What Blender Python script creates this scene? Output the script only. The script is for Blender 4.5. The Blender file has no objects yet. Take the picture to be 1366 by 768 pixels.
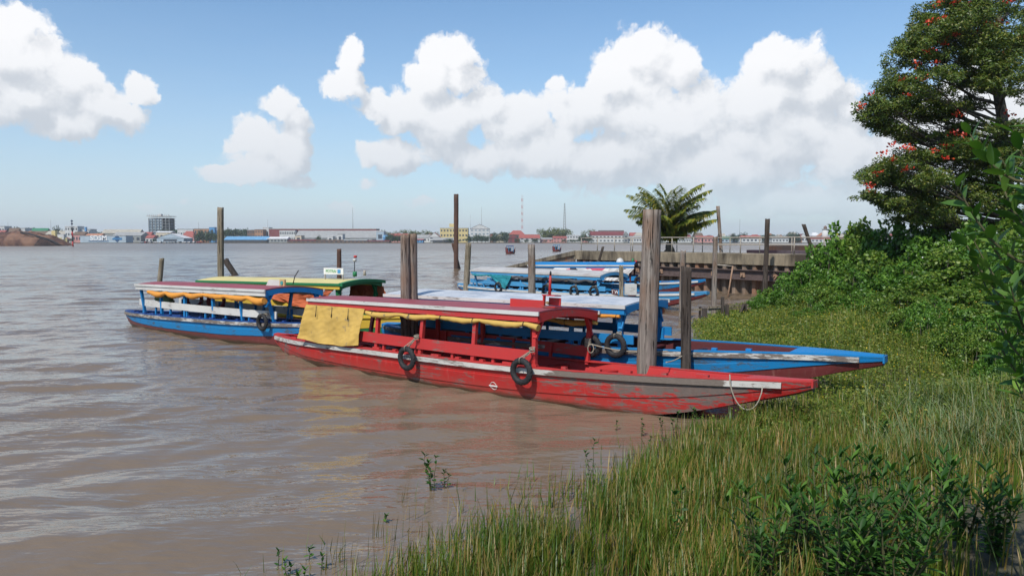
import bpy, math, random
import numpy as np
from mathutils import Vector, Matrix, noise as mn

sc = bpy.context.scene
COL = sc.collection
R = math.radians
rng = np.random.default_rng(7)
random.seed(7)

# ------------------------------------------------------------------ camera
CAM_H = 3.0
PITCH = math.atan(63.5 / 1000.0)
cam_d = bpy.data.cameras.new("camera")
cam = bpy.data.objects.new("camera", cam_d)
COL.objects.link(cam)
cam.location = (0, 0, CAM_H)
cam.rotation_euler = (math.pi / 2 - PITCH, 0, 0)
cam_d.sensor_width = 36.0
cam_d.lens = 36.0 * 1000.0 / 1366.0
cam_d.clip_start = 0.1
cam_d.clip_end = 30000
sc.camera = cam

# ------------------------------------------------------------------ light
SUN_EL, SUN_AZ = R(50), R(208)          # azimuth clockwise from +Y (the way the camera looks)
sun_d = bpy.data.lights.new("sun", 'SUN')
sun_d.energy = 3.9
sun_d.angle = R(0.6)
sun_d.color = (1.0, 0.95, 0.87)
sun = bpy.data.objects.new("sun", sun_d)
COL.objects.link(sun)
sdir = Vector((math.sin(SUN_AZ) * math.cos(SUN_EL), math.cos(SUN_AZ) * math.cos(SUN_EL), math.sin(SUN_EL)))
sun.rotation_euler = sdir.to_track_quat('Z', 'Y').to_euler()

sc.view_settings.view_transform = 'Standard'
sc.view_settings.look = 'None'
sc.view_settings.exposure = 0.22
sc.view_settings.gamma = 1.0
sc.view_settings.use_curve_mapping = False
sc.render.engine = 'CYCLES'
sc.cycles.max_bounces = 8
sc.cycles.diffuse_bounces = 3
sc.cycles.glossy_bounces = 3
sc.cycles.transparent_max_bounces = 6


class NT:
    """short hand for building node trees"""
    def __init__(self, nt):
        self.nt = nt
    def n(self, t, **kw):
        nd = self.nt.nodes.new(t)
        for k, v in kw.items():
            setattr(nd, k, v)
        return nd
    def put(self, sock, v):
        if v is None:
            return
        if isinstance(v, bpy.types.NodeSocket):
            self.nt.links.new(v, sock)
        else:
            if hasattr(sock.default_value, '__len__') and not hasattr(v, '__len__'):
                v = (v,) * len(sock.default_value)
            if hasattr(v, '__len__') and len(v) == 3 and len(sock.default_value) == 4:
                v = (*v, 1)
            sock.default_value = v
    def m(self, op, a, b=None, c=None, clamp=False):
        nd = self.n('ShaderNodeMath', operation=op, use_clamp=clamp)
        self.put(nd.inputs[0], a); self.put(nd.inputs[1], b); self.put(nd.inputs[2], c)
        return nd.outputs[0]
    def v(self, op, a, b=None, s=None):
        nd = self.n('ShaderNodeVectorMath', operation=op)
        self.put(nd.inputs[0], a); self.put(nd.inputs[1], b)
        if s is not None:
            self.put(nd.inputs['Scale'], s)
        return nd.outputs['Value'] if op in ('LENGTH', 'DOT_PRODUCT', 'DISTANCE') else nd.outputs[0]
    def mix(self, f, a, b, mode='MIX'):
        nd = self.n('ShaderNodeMix', data_type='RGBA', blend_type=mode)
        self.put(nd.inputs[0], f); self.put(nd.inputs[6], a); self.put(nd.inputs[7], b)
        return nd.outputs[2]
    def rng(self, x, a, b, c=0.0, d=1.0, smooth=False):
        nd = self.n('ShaderNodeMapRange', interpolation_type='SMOOTHSTEP' if smooth else 'LINEAR')
        for i, q in enumerate((x, a, b, c, d)):
            self.put(nd.inputs[i], q)
        return nd.outputs[0]
    def noise(self, vec, scale, detail=4, rough=0.55, dist=0.0, dim2=False):
        nd = self.n('ShaderNodeTexNoise')
        if dim2: nd.noise_dimensions = '2D'
        self.put(nd.inputs['Vector'], vec)
        nd.inputs['Scale'].default_value = scale
        nd.inputs['Detail'].default_value = detail
        nd.inputs['Roughness'].default_value = rough
        nd.inputs['Distortion'].default_value = dist
        return nd
    def ramp(self, x, stops, interp='LINEAR'):
        nd = self.n('ShaderNodeValToRGB')
        cr = nd.color_ramp
        cr.interpolation = interp
        while len(cr.elements) < len(stops):
            cr.elements.new(0.5)
        for e, (p, c) in zip(cr.elements, stops):
            e.position = p
            e.color = (*c, 1) if len(c) == 3 else c
        self.put(nd.inputs[0], x)
        return nd.outputs[0]
    def comb(self, x, y, z):
        nd = self.n('ShaderNodeCombineXYZ')
        for i, q in enumerate((x, y, z)):
            self.put(nd.inputs[i], q)
        return nd.outputs[0]


def ray(px, py):
    u, v = (px - 683) / 1000.0, (384 - py) / 1000.0
    c, s = math.cos(PITCH), math.sin(PITCH)
    return Vector((u, c + s * v, -s + c * v))


def on_z(px, py, z=0.0):
    r = ray(px, py)
    return Vector((0, 0, CAM_H)) + r * ((z - CAM_H) / r.z)


def at_y(px, py, Y):
    r = ray(px, py)
    return Vector((0, 0, CAM_H)) + r * (Y / r.y)


# ------------------------------------------------------------------ world: sky with cumulus
world = bpy.data.worlds.new("World")
sc.world = world
world.use_nodes = True
W = NT(world.node_tree)
for nd in list(world.node_tree.nodes):
    world.node_tree.nodes.remove(nd)
sky = W.n('ShaderNodeTexSky', sky_type='NISHITA')
sky.sun_disc = False
sky.sun_elevation = SUN_EL
sky.sun_rotation = SUN_AZ
sky.altitude = 0
sky.air_density = 1.0
sky.dust_density = 0.5
sky.ozone_density = 1.6
WS = 0.112
# cloud puffs: image-like directions (pixel centre and radii), turned into azimuth / elevation
PUFFS = [(8, 32, 52, 28), (20, 70, 60, 40), (70, 105, 62, 40), (20, 125, 60, 40), (120, 140, 52, 32), (182, 126, 28, 22), (160, 160, 46, 24), (95, 165, 50, 28), (-60, 90, 70, 90),
         (370, 145, 38, 26), (398, 165, 22, 32), (345, 185, 46, 36), (305, 232, 42, 17), (385, 200, 32, 48), (350, 222, 50, 30), (398, 248, 20, 14),
         (468, 78, 20, 28), (464, 114, 38, 32), (498, 140, 30, 30), (575, 105, 40, 46),
         (600, 72, 50, 32), (615, 105, 40, 32), (545, 150, 58, 42), (590, 165, 60, 60), (528, 213, 58, 28), (650, 140, 46, 40), (690, 165, 60, 48), (738, 112, 16, 16),
         (862, 70, 56, 46), (825, 105, 58, 46), (905, 95, 40, 42), (780, 145, 80, 45), (720, 205, 90, 48), (640, 215, 60, 34), (800, 215, 110, 52),
         (890, 165, 110, 80), (1045, 82, 66, 40), (1095, 118, 62, 38), (1020, 130, 70, 50), (1050, 180, 120, 70), (960, 230, 150, 48), (1140, 140, 26, 18), (1130, 205, 90, 70), (1190, 250, 110, 60), (1280, 190, 120, 90), (1060, 270, 120, 26),
         (487, 246, 18, 13), (188, 272, 26, 9), (240, 270, 16, 7), (455, 275, 26, 8), (560, 272, 30, 8)]


def ae(px, py):
    r = ray(px, py).normalized()
    return math.atan2(r.x, r.y), math.asin(r.z)


grp = bpy.data.node_groups.new("cumulus_field", 'ShaderNodeTree')
grp.interface.new_socket("P", in_out='INPUT', socket_type='NodeSocketVector')
grp.interface.new_socket("F", in_out='OUTPUT', socket_type='NodeSocketFloat')
G = NT(grp)
gi, go_ = G.n('NodeGroupInput'), G.n('NodeGroupOutput')
acc = None
for (px, py, rx, ry) in PUFFS:
    a, e = ae(px, py)
    d = G.v('SUBTRACT', gi.outputs[0], (a, e, 0))
    d = G.v('MULTIPLY', d, (1000.0 / rx, 1000.0 / ry, 0))
    f = G.m('SUBTRACT', 1.0, G.v('LENGTH', d))
    f = G.m('MULTIPLY', f, min(1.0, (rx + ry) / 100.0 + 0.35))
    acc = f if acc is None else G.m('SMOOTH_MAX', acc, f, 0.16)
grp.links.new(acc, go_.inputs[0])

tc = W.n('ShaderNodeTexCoord')
sep = W.n('ShaderNodeSeparateXYZ')
world.node_tree.links.new(tc.outputs['Generated'], sep.inputs[0])
az = W.m('ARCTAN2', sep.outputs[0], sep.outputs[1])
el = W.m('ARCSINE', sep.outputs[2])
P0 = W.comb(az, el, 0.0)


def cloud_eval(P):
    w1 = W.noise(P, 9, 4, 0.6, dim2=True).outputs['Color']
    w1 = W.v('SCALE', W.v('SUBTRACT', w1, (0.5, 0.5, 0.5)), s=0.032)
    w2 = W.noise(P, 38, 6, 0.66, dim2=True).outputs['Color']
    w2 = W.v('SCALE', W.v('SUBTRACT', w2, (0.5, 0.5, 0.5)), s=0.020)
    Pw = W.v('ADD', W.v('ADD', P, w1), w2)
    g = W.n('ShaderNodeGroup')
    g.node_tree = grp
    world.node_tree.links.new(Pw, g.inputs[0])
    F = g.outputs[0]
    vor = W.n('ShaderNodeTexVoronoi', feature='F1', voronoi_dimensions='2D')
    vor.inputs['Scale'].default_value = 22
    vor.inputs['Detail'].default_value = 4
    vor.inputs['Roughness'].default_value = 0.55
    W.put(vor.inputs['Vector'], Pw)
    b = W.m('SUBTRACT', 0.50, vor.outputs['Distance'])
    return F, W.m('MULTIPLY_ADD', b, 0.42, F)


F0, D0 = cloud_eval(P0)
F1, D1 = cloud_eval(W.v('ADD', P0, (-0.016, 0.024, 0)))
alpha = W.rng(D0, -0.06, 0.19, 0, 1, True)
shade = W.m('MULTIPLY_ADD', W.m('SUBTRACT', D0, D1), 1.25, 0.64)
big = W.noise(P0, 6.5, 3, 0.55, dim2=True).outputs[0]
W_LOW = W.rng(el, 0.10, 0.24, -0.36, -0.10)
shade = W.m('ADD', shade, W.rng(big, 0.3, 0.75, 0.24, W_LOW))
shade = W.rng(shade, 0.0, 1.0, 0.0, 1.0, True)
lowk = W.rng(el, 0.03, 0.22, 0.0, 1.0)
hi = W.mix(lowk, (5.4, 5.8, 6.3), (7.8, 7.8, 7.9))
lo = W.mix(lowk, (4.3, 4.8, 5.4), (5.1, 5.35, 5.75))
ccol = W.mix(shade, lo, hi)
# veil of haze towards the horizon
veil = W.m('POWER', W.rng(el, 0.0, 0.42, 1.0, 0.0), 2.2)
hz = W.noise(W.v('MULTIPLY', P0, (1.0, 5.0, 1.0)), 5, 4, 0.6).outputs[0]
skc = W.mix(1.0, sky.outputs[0], (0.84, 1.05, 1.16), 'MULTIPLY')
skc = W.mix(W.m('MULTIPLY', veil, W.rng(hz, 0.3, 0.7, 0.70, 0.92)), skc, (4.75, 5.35, 6.25))
alpha = W.m('MULTIPLY', alpha, W.rng(el, 0.0, 0.10, 0.15, 0.97, True))
skc = W.mix(alpha, skc, ccol)
bg = W.n('ShaderNodeBackground')
bg.inputs[1].default_value = WS
wo = W.n('ShaderNodeOutputWorld')
world.node_tree.links.new(skc, bg.inputs[0])
world.node_tree.links.new(bg.outputs[0], wo.inputs[0])
world.cycles.sampling_method = 'MANUAL'
world.cycles.sample_map_resolution = 512

# ------------------------------------------------------------------ materials
MATS = {}


def new_mat(name):
    m = bpy.data.materials.new(name)
    m.use_nodes = True
    t = NT(m.node_tree)
    b = m.node_tree.nodes['Principled BSDF']
    return m, t, b


def bump(t, b, h, strength=0.3, dist=0.01):
    nd = t.n('ShaderNodeBump')
    nd.inputs['Strength'].default_value = strength
    nd.inputs['Distance'].default_value = dist
    t.put(nd.inputs['Height'], h)
    t.nt.links.new(nd.outputs[0], b.inputs['Normal'])


def paint(name, col, wear=0.3, under=(0.16, 0.13, 0.11), rough=0.5, scale=1.0, dirt=0.35, grime=False, stretch=(0.8, 6, 9), use_attr=0):
    """weathered paint over wood: flakes, dirt, streaks; object space"""
    m, t, b = new_mat(name)
    tc = t.n('ShaderNodeTexCoord')
    o = tc.outputs['Object']
    p = t.v('MULTIPLY', o, tuple(s * scale for s in stretch))
    n1 = t.noise(p, 2.6, 10, 0.74).outputs[0]
    n2 = t.noise(o, 1.3 * scale, 5, 0.6).outputs[0]
    n3 = t.noise(p, 9.0, 6, 0.7).outputs[0]
    base = t.mix(t.rng(n2, 0.3, 0.7, 0, dirt), col, tuple(c * 0.62 + 0.02 for c in col))
    base = t.mix(t.rng(n3, 0.55, 0.8, 0, 0.5 * dirt), base, tuple(min(1, c * 1.15 + 0.05) for c in col))
    thr = 0.74 - 0.26 * wear
    w = t.m('MULTIPLY_ADD', n1, 0.7, t.m('MULTIPLY', n2, 0.42))
    if use_attr:
        at = t.n('ShaderNodeAttribute', attribute_name='wear')
        w = t.m('MULTIPLY_ADD', at.outputs['Fac'], use_attr, w)
    wm = t.rng(w, thr, thr + 0.05)
    und = t.mix(n3, tuple(c * 0.45 for c in under), tuple(min(1, c * 1.5) for c in under))
    c = t.mix(wm, base, und)
    if grime:
        gk = float(grime)
        z = t.n('ShaderNodeSeparateXYZ')
        t.nt.links.new(o, z.inputs[0])
        n4 = t.noise(t.v('MULTIPLY', o, (7, 7, .7)), 1.5, 6, .7).outputs[0]
        c = t.mix(t.rng(n4, .52, .75, 0, .38), c, (0.16, 0.085, 0.06))
        c = t.mix(t.rng(n4, .42, .30, 0, .25), c, (0.42, 0.22, 0.18))
        zz = t.m('ADD', z.outputs[2], t.m('MULTIPLY', t.m('SUBTRACT', n1, 0.5), 0.35))
        c = t.mix(t.rng(zz, 0.30, 0.05, 0, 0.28 * gk), c, (0.20, 0.12, 0.09))
        c = t.mix(t.rng(zz, 0.13, 0.03, 0, 0.92), c, (0.035, 0.032, 0.016))
    t.put(b.inputs['Base Color'], c)
    t.put(b.inputs['Roughness'], t.rng(wm, 0, 1, rough, 0.85))
    b.inputs['Specular IOR Level'].default_value = 0.35
    bump(t, b, t.m('MULTIPLY_ADD', wm, -0.4, n3), 0.35, 0.006)
    MATS[name] = m
    return m


def rough_mat(name, c1, c2, scale=3, stretch=(1, 1, 1), rough=0.85, bs=0.4, bd=0.01, spec=0.3, detail=8, c3=None, coord='Object'):
    m, t, b = new_mat(name)
    tc = t.n('ShaderNodeTexCoord')
    p = t.v('MULTIPLY', tc.outputs[coord], stretch)
    n1 = t.noise(p, scale, detail, 0.65).outputs[0]
    n2 = t.noise(p, scale * 0.23, 4, 0.6).outputs[0]
    c = t.mix(t.rng(n1, 0.32, 0.68), c1, c2)
    if c3:
        c = t.mix(t.rng(n2, 0.48, 0.62), c, c3)
    t.put(b.inputs['Base Color'], c)
    b.inputs['Roughness'].default_value = rough
    b.inputs['Specular IOR Level'].default_value = spec
    bump(t, b, n1, bs, bd)
    MATS[name] = m
    return m


def leaf_mat(name, cols, transl=0.3, rough=0.45, spec=0.4):
    m, t, b = new_mat(name)
    g = t.n('ShaderNodeNewGeometry')
    stops = [(i / max(1, len(cols) - 1), c) for i, c in enumerate(cols)]
    c = t.ramp(g.outputs['Random Per Island'], stops)
    tc = t.n('ShaderNodeTexCoord')
    n = t.noise(tc.outputs['Object'], 0.9, 3).outputs[0]
    c = t.mix(t.rng(n, 0.3, 0.7, 0.0, 0.5), c, tuple(q * 0.55 for q in cols[0]))
    t.put(b.inputs['Base Color'], c)
    b.inputs['Roughness'].default_value = rough
    b.inputs['Specular IOR Level'].default_value = spec
    tr = t.n('ShaderNodeBsdfTranslucent')
    t.put(tr.inputs[0], t.mix(1.0, c, (1.0, 1.25, 0.45), 'MULTIPLY'))
    mx = t.n('ShaderNodeMixShader')
    mx.inputs[0].default_value = transl
    out = m.node_tree.nodes['Material Output']
    t.nt.links.new(b.outputs[0], mx.inputs[1])
    t.nt.links.new(tr.outputs[0], mx.inputs[2])
    t.nt.links.new(mx.outputs[0], out.inputs[0])
    MATS[name] = m
    return m


RED = paint('red_paint', (0.46, 0.030, 0.028), 0.42, dirt=.5)
RED_HULL = paint('red_hull_paint', (0.44, 0.018, 0.016), 0.52, under=(0.15, 0.115, 0.10), grime=True, use_attr=.22, dirt=.5)
RED_DK = paint('maroon_roof_paint', (0.30, 0.06, 0.075), 0.42, under=(0.27, 0.15, 0.15), rough=0.6, dirt=.8)
MAROON = paint('maroon_bottom_paint', (0.145, 0.026, 0.026), 0.35, under=(0.11, 0.05, 0.045), grime=.4)
MAROON_IN = paint('maroon_inside_paint', (0.09, 0.02, 0.022), 0.3)
WHITE = paint('white_paint', (0.56, 0.55, 0.52), 0.42, under=(0.15, 0.12, 0.10), dirt=0.6)
WHITE_RAIL = paint('white_rail_paint', (0.52, 0.50, 0.46), 0.55, under=(0.15, 0.12, 0.10), dirt=0.8, use_attr=.35)
WHITE_ROOF = paint('white_roof_paint', (0.55, 0.57, 0.60), 0.62, under=(0.26, 0.32, 0.40), dirt=0.9, rough=0.55)
GREY_ROOF = paint('grey_roof_paint', (0.50, 0.48, 0.45), 0.45, under=(0.33, 0.22, 0.20), dirt=0.8)
BLUE = paint('blue_paint', (0.008, 0.19, 0.46), 0.34, under=(0.06, 0.08, 0.12))
BLUE_HULL = paint('blue_hull_paint', (0.007, 0.185, 0.43), 0.56, under=(0.06, 0.09, 0.13), use_attr=.04)
BLUE_DK = paint('dark_blue_paint', (0.008, 0.045, 0.20), 0.25)
LBLUE = paint('pale_blue_paint', (0.06, 0.27, 0.50), 0.40, under=(0.15, 0.16, 0.17))
YEL = paint('yellow_paint', (0.62, 0.42, 0.05), 0.32, under=(0.2, 0.18, 0.1))
YEL_ROOF = paint('yellow_roof_paint', (0.66, 0.55, 0.22), 0.35, under=(0.28, 0.26, 0.14), dirt=0.5)
GREEN = paint('green_paint', (0.015, 0.17, 0.06), 0.2)
ROPE = rough_mat('rope_fibre', (0.22, 0.19, 0.14), (0.40, 0.36, 0.29), 60, bs=0.6)
BARK = rough_mat('bark', (0.05, 0.04, 0.03), (0.13, 0.11, 0.085), 6, (1, 1, 0.25))
RUBBER = rough_mat('tyre_rubber', (0.012, 0.012, 0.013), (0.03, 0.03, 0.032), 20, rough=0.7, bs=0.3)
CONC = rough_mat('weathered_concrete', (0.14, 0.115, 0.08), (0.30, 0.245, 0.17), 3.2, (1, 1, .35), c3=(0.06, 0.048, 0.035), bs=0.6, bd=0.03)
RUST = rough_mat('rusty_steel', (0.055, 0.030, 0.022), (0.12, 0.065, 0.045), 4, (1, 1, 0.3), c3=(0.06, 0.045, 0.04))
RUST_LT = rough_mat('pale_rusty_steel', (0.22, 0.12, 0.07), (0.34, 0.23, 0.16), 6)
PILE = rough_mat('sheet_pile_steel', (0.06, 0.048, 0.038), (0.30, 0.215, 0.155), 2.6, (1, 1, 0.18), c3=(0.26, 0.13, 0.075))
WALER = rough_mat('waler_steel', (0.075, 0.052, 0.048), (0.125, 0.09, 0.082), 3)
GALV = rough_mat('old_galvanised_pipe', (0.25, 0.22, 0.18), (0.38, 0.34, 0.29), 10)
BLACK = rough_mat('black_paint', (0.012, 0.012, 0.014), (0.025, 0.025, 0.027), 8, rough=0.6)
DARKIN = rough_mat('painted_shade', (0.02, 0.025, 0.03), (0.05, 0.055, 0.06), 2, rough=0.25, spec=0.5)  # near-black standing in for the shade under the ferry roofs
FLOWER = leaf_mat('red_blossom', [(0.62, 0.05, 0.015), (0.5, 0.02, 0.02), (0.7, 0.12, 0.03)], 0.2)
TARP_Y = paint('yellow_canvas', (0.56, 0.36, 0.085), 0.25, under=(0.24, 0.18, 0.10), rough=0.8, scale=1.6, dirt=0.55, stretch=(1, 1, 1))
TARP_O = paint('orange_canvas', (0.66, 0.27, 0.035), 0.12, under=(0.24, 0.14, 0.07), rough=0.7, scale=1.6, dirt=0.5, stretch=(1, 1, 1))
TARP_R = paint('rust_orange_canvas', (0.46, 0.11, 0.04), 0.15, under=(0.25, 0.10, 0.07), rough=0.8, stretch=(1, 1, 1))
TARP_T = paint('teal_canvas', (0.015, 0.22, 0.27), 0.1, rough=0.8, stretch=(1, 1, 1))
TARP_G = paint('grey_canvas', (0.06, 0.065, 0.07), 0.15, rough=0.8, stretch=(1, 1, 1))


def timber(name, c1, c2, c3, hot=None):
    """old mooring timber: long vertical checks, silvery and brown streaks"""
    m, t, b = new_mat(name)
    tc = t.n('ShaderNodeTexCoord')
    o = tc.outputs['Object']
    p = t.v('MULTIPLY', o, (9, 9, 0.55))
    n1 = t.noise(p, 2.0, 8, 0.7, 0.4).outputs[0]
    p2 = t.v('MULTIPLY', o, (30, 30, 1.3))
    n2 = t.noise(p2, 1.0, 6, 0.75).outputs[0]
    n3 = t.noise(t.v('MULTIPLY', o, (2, 2, 0.8)), 1.2, 4).outputs[0]
    c = t.mix(t.rng(n1, 0.35, 0.65), c1, c2)
    c = t.mix(t.rng(n3, 0.45, 0.62, 0, 0.8), c, c3)
    crack = t.rng(n2, 0.435, 0.37)
    c = t.mix(crack, c, (0.012, 0.010, 0.009))
    t.put(b.inputs['Base Color'], c)
    b.inputs['Roughness'].default_value = 0.9
    b.inputs['Specular IOR Level'].default_value = 0.2
    bump(t, b, t.m('MULTIPLY_ADD', crack, -1.2, n1), 0.9, 0.02)
    MATS[name] = m
    return m


WOOD = timber('grey_timber', (0.12, 0.10, 0.084), (0.31, 0.27, 0.235), (0.20, 0.125, 0.085))
WOOD_DK = timber('dark_timber', (0.035, 0.028, 0.024), (0.10, 0.082, 0.07), (0.06, 0.045, 0.035))
WOOD_PALE = timber('pale_timber', (0.17, 0.14, 0.105), (0.30, 0.255, 0.19), (0.14, 0.115, 0.07))

# ------------------------------------------------------------------ mesh helpers


class MB:
    def __init__(self):
        self.v, self.f, self.mi, self.sm = [], [], [], []
    def quad(self, a, b, c, d, mi=0):
        i = len(self.v)
        self.v += [tuple(a), tuple(b), tuple(c), tuple(d)]
        self.f.append((i, i + 1, i + 2, i + 3)); self.mi.append(mi); self.sm.append(False)
        return self
    def box(self, c, s, rot=None, mi=0, taper=1.0):
        i = len(self.v)
        c = Vector(c)
        for dz in (-.5, .5):
            k = taper if dz > 0 else 1.0
            for dx, dy in ((-.5, -.5), (.5, -.5), (.5, .5), (-.5, .5)):
                p = Vector((dx * s[0] * k, dy * s[1] * k, dz * s[2]))
                if rot is not None:
                    p = rot @ p
                self.v.append(tuple(c + p))
        for q in ((0, 3, 2, 1), (4, 5, 6, 7), (0, 1, 5, 4), (1, 2, 6, 5), (2, 3, 7, 6), (3, 0, 4, 7)):
            self.f.append(tuple(i + k for k in q)); self.mi.append(mi); self.sm.append(False)
        return self
    def bar(self, p0, p1, w, h, up=(0, 0, 1), mi=0):
        p0, p1 = Vector(p0), Vector(p1)
        d = (p1 - p0)
        L = d.length
        d.normalize()
        up = Vector(up)
        y = up.cross(d)
        if y.length < 1e-4:
            y = Vector((0, 1, 0)).cross(d)
        y.normalize()
        z = d.cross(y)
        M = Matrix((d, y, z)).transposed()
        return self.box((p0 + p1) / 2, (L, w, h), M, mi)
    def tube(self, pts, rad, n=8, mi=0, cap=True, smooth=True):
        pts = [Vector(p) for p in pts]
        if not hasattr(rad, '__len__'):
            rad = [rad] * len(pts)
        i0 = len(self.v)
        prev = None
        for k, p in enumerate(pts):
            d = (pts[min(k + 1, len(pts) - 1)] - pts[max(k - 1, 0)])
            if d.length < 1e-9:
                d = Vector((0, 0, 1))
            d.normalize()
            if prev is None:
                a = d.cross(Vector((0, 0, 1)))
                if a.length < 0.1:
                    a = d.cross(Vector((1, 0, 0)))
            else:
                a = prev - d * prev.dot(d)
            a.normalize()
            prev = a
            b = d.cross(a)
            for j in range(n):
                t = 2 * math.pi * j / n
                self.v.append(tuple(p + (a * math.cos(t) + b * math.sin(t)) * rad[k]))
        for k in range(len(pts) - 1):
            for j in range(n):
                a, b = i0 + k * n + j, i0 + k * n + (j + 1) % n
                self.f.append((a, a + n, b + n, b)); self.mi.append(mi); self.sm.append(smooth)
        if cap:
            self.f.append(tuple(i0 + j for j in range(n))); self.mi.append(mi); self.sm.append(False)
            e = i0 + (len(pts) - 1) * n
            self.f.append(tuple(e + j for j in reversed(range(n)))); self.mi.append(mi); self.sm.append(False)
        return self
    def sheet(self, rows, mi=0, smooth=True, closed=False):
        """rows: list of equally long lists of points"""
        i0 = len(self.v)
        n = len(rows[0])
        for r in rows:
            self.v += [tuple(p) for p in r]
        for k in range(len(rows) - 1):
            for j in range(n if closed else n - 1):
                a, b = i0 + k * n + j, i0 + k * n + (j + 1) % n
                self.f.append((a, b, b + n, a + n))
                self.mi.append(mi[j] if hasattr(mi, '__len__') else mi); self.sm.append(smooth)
        return self
    def poly(self, pts, mi=0):
        i = len(self.v)
        self.v += [tuple(p) for p in pts]
        self.f.append(tuple(range(i, i + len(pts)))); self.mi.append(mi); self.sm.append(False)
        return self
    def build(self, name, mats, parent=None, label=None, wear=None):
        me = bpy.data.meshes.new(name)
        me.from_pydata(self.v, [], self.f)
        me.update()
        if not isinstance(mats, (list, tuple)):
            mats = [mats]
        for m in mats:
            me.materials.append(m)
        assert len(self.mi) == len(me.polygons), (name, len(self.mi), len(me.polygons), len(self.f), len(self.sm))
        me.polygons.foreach_set('material_index', self.mi)
        me.polygons.foreach_set('use_smooth', self.sm)
        if wear is not None:
            at = me.attributes.new('wear', 'FLOAT', 'POINT')
            at.data.foreach_set('value', (list(wear) + [.5] * len(self.v))[:len(self.v)])
        o = bpy.data.objects.new(name, me)
        COL.objects.link(o)
        if parent:
            o.parent = parent
        if label:
            o['label'] = label
        return o


def np_mesh(name, V, F, mats, parent=None, smooth=False):
    """V (n,3), F (m,k) all faces k-sided"""
    me = bpy.data.meshes.new(name)
    m, k = F.shape
    me.vertices.add(len(V)); me.vertices.foreach_set('co', np.ascontiguousarray(V, dtype=np.float32).ravel())
    me.loops.add(m * k); me.loops.foreach_set('vertex_index', F.astype(np.int32).ravel())
    me.polygons.add(m)
    me.polygons.foreach_set('loop_start', np.arange(0, m * k, k, dtype=np.int32))
    me.polygons.foreach_set('loop_total', np.full(m, k, dtype=np.int32))
    if smooth:
        me.polygons.foreach_set('use_smooth', np.ones(m, dtype=bool))
    me.update(calc_edges=True)
    for q in (mats if isinstance(mats, (list, tuple)) else [mats]):
        me.materials.append(q)
    o = bpy.data.objects.new(name, me)
    COL.objects.link(o)
    if parent:
        o.parent = parent
    return o


def tag(o, label=None, cat=None, group=None, kind=None):
    if label: o['label'] = label
    if cat: o['category'] = cat
    if group: o['group'] = group
    if kind: o['kind'] = kind
    return o


def thing(name, label, cat, loc=(0, 0, 0), rz=0.0, group=None):
    o = bpy.data.objects.new(name, None)
    o.empty_display_size = 0.3
    COL.objects.link(o)
    o.location = loc
    o.rotation_euler = (0, 0, rz)
    return tag(o, label, cat, group)


KIDS = {}


def copy_tree(o, label=None, loc=None, rz=None, scale=None, group=None):
    c = o.copy()
    COL.objects.link(c)
    for ch in [k for k in bpy.data.objects if k.parent == o] if o.name not in KIDS else KIDS[o.name]:
        d = ch.copy()
        COL.objects.link(d)
        d.parent = c
    if label: c['label'] = label
    if group: c['group'] = group
    if loc is not None: c.location = loc
    if rz is not None: c.rotation_euler = (0, 0, rz)
    if scale is not None: c.scale = (scale,) * 3 if not hasattr(scale, '__len__') else scale
    return c


def lin(xs, ys, x):
    """smooth interpolation"""
    x = np.asarray(x, float)
    f = np.interp(x, xs, ys)
    h = (xs[-1] - xs[0]) / 60
    acc_ = f.copy()
    for k in (-3, -2, -1, 1, 2, 3):
        acc_ += np.interp(np.clip(x + k * h, xs[0] + abs(k) * 0 , xs[-1]), xs, ys)
    g = acc_ / 7
    e = np.minimum(np.clip((x - xs[0]) / (3 * h), 0, 1), np.clip((xs[-1] - x) / (3 * h), 0, 1))
    return f * (1 - e) + g * e


def unit(a):
    return a / np.maximum(np.linalg.norm(a, axis=-1, keepdims=True), 1e-9)


def rhomb_leaves(P, D, N, L, Wd, fold=0.15, wide=0.45):
    """folded four-cornered leaves"""
    D = unit(D)
    S = unit(np.cross(D, N))
    U = np.cross(S, D)
    L = L[:, None]; Wd = Wd[:, None]
    m = P + D * L * wide
    V = np.stack([P, m + S * Wd * 0.5 + U * Wd * fold, P + D * L - U * L * 0.08, m - S * Wd * 0.5 + U * Wd * fold], 1)
    n = len(P)
    return V.reshape(-1, 3), np.arange(n * 4).reshape(n, 4)


def curved_leaves(P, D, N, L, Wd, droop=0.35):
    """five-row elliptic leaves with a midrib fold"""
    D = unit(D)
    S = unit(np.cross(D, N))
    U = np.cross(S, D)
    rows = []
    for t, w in ((0, .06), (.22, .78), (.5, 1.0), (.78, .66), (1.0, .04)):
        c = P + D * (L * t)[:, None] - U * (L * droop * t * t)[:, None]
        s = S * (Wd * w * .5)[:, None]
        u = U * (Wd * w * .16)[:, None]
        rows.append(np.stack([c + s + u, c, c - s + u], 1))
    V = np.stack(rows, 1).reshape(-1, 3)
    n = len(P)
    f = []
    for r in range(4):
        for k in range(2):
            a = r * 3 + k
            f.append((a, a + 1, a + 4, a + 3))
    F = (np.arange(n)[:, None, None] * 15 + np.array(f)[None]).reshape(-1, 4)
    return V, F


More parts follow.
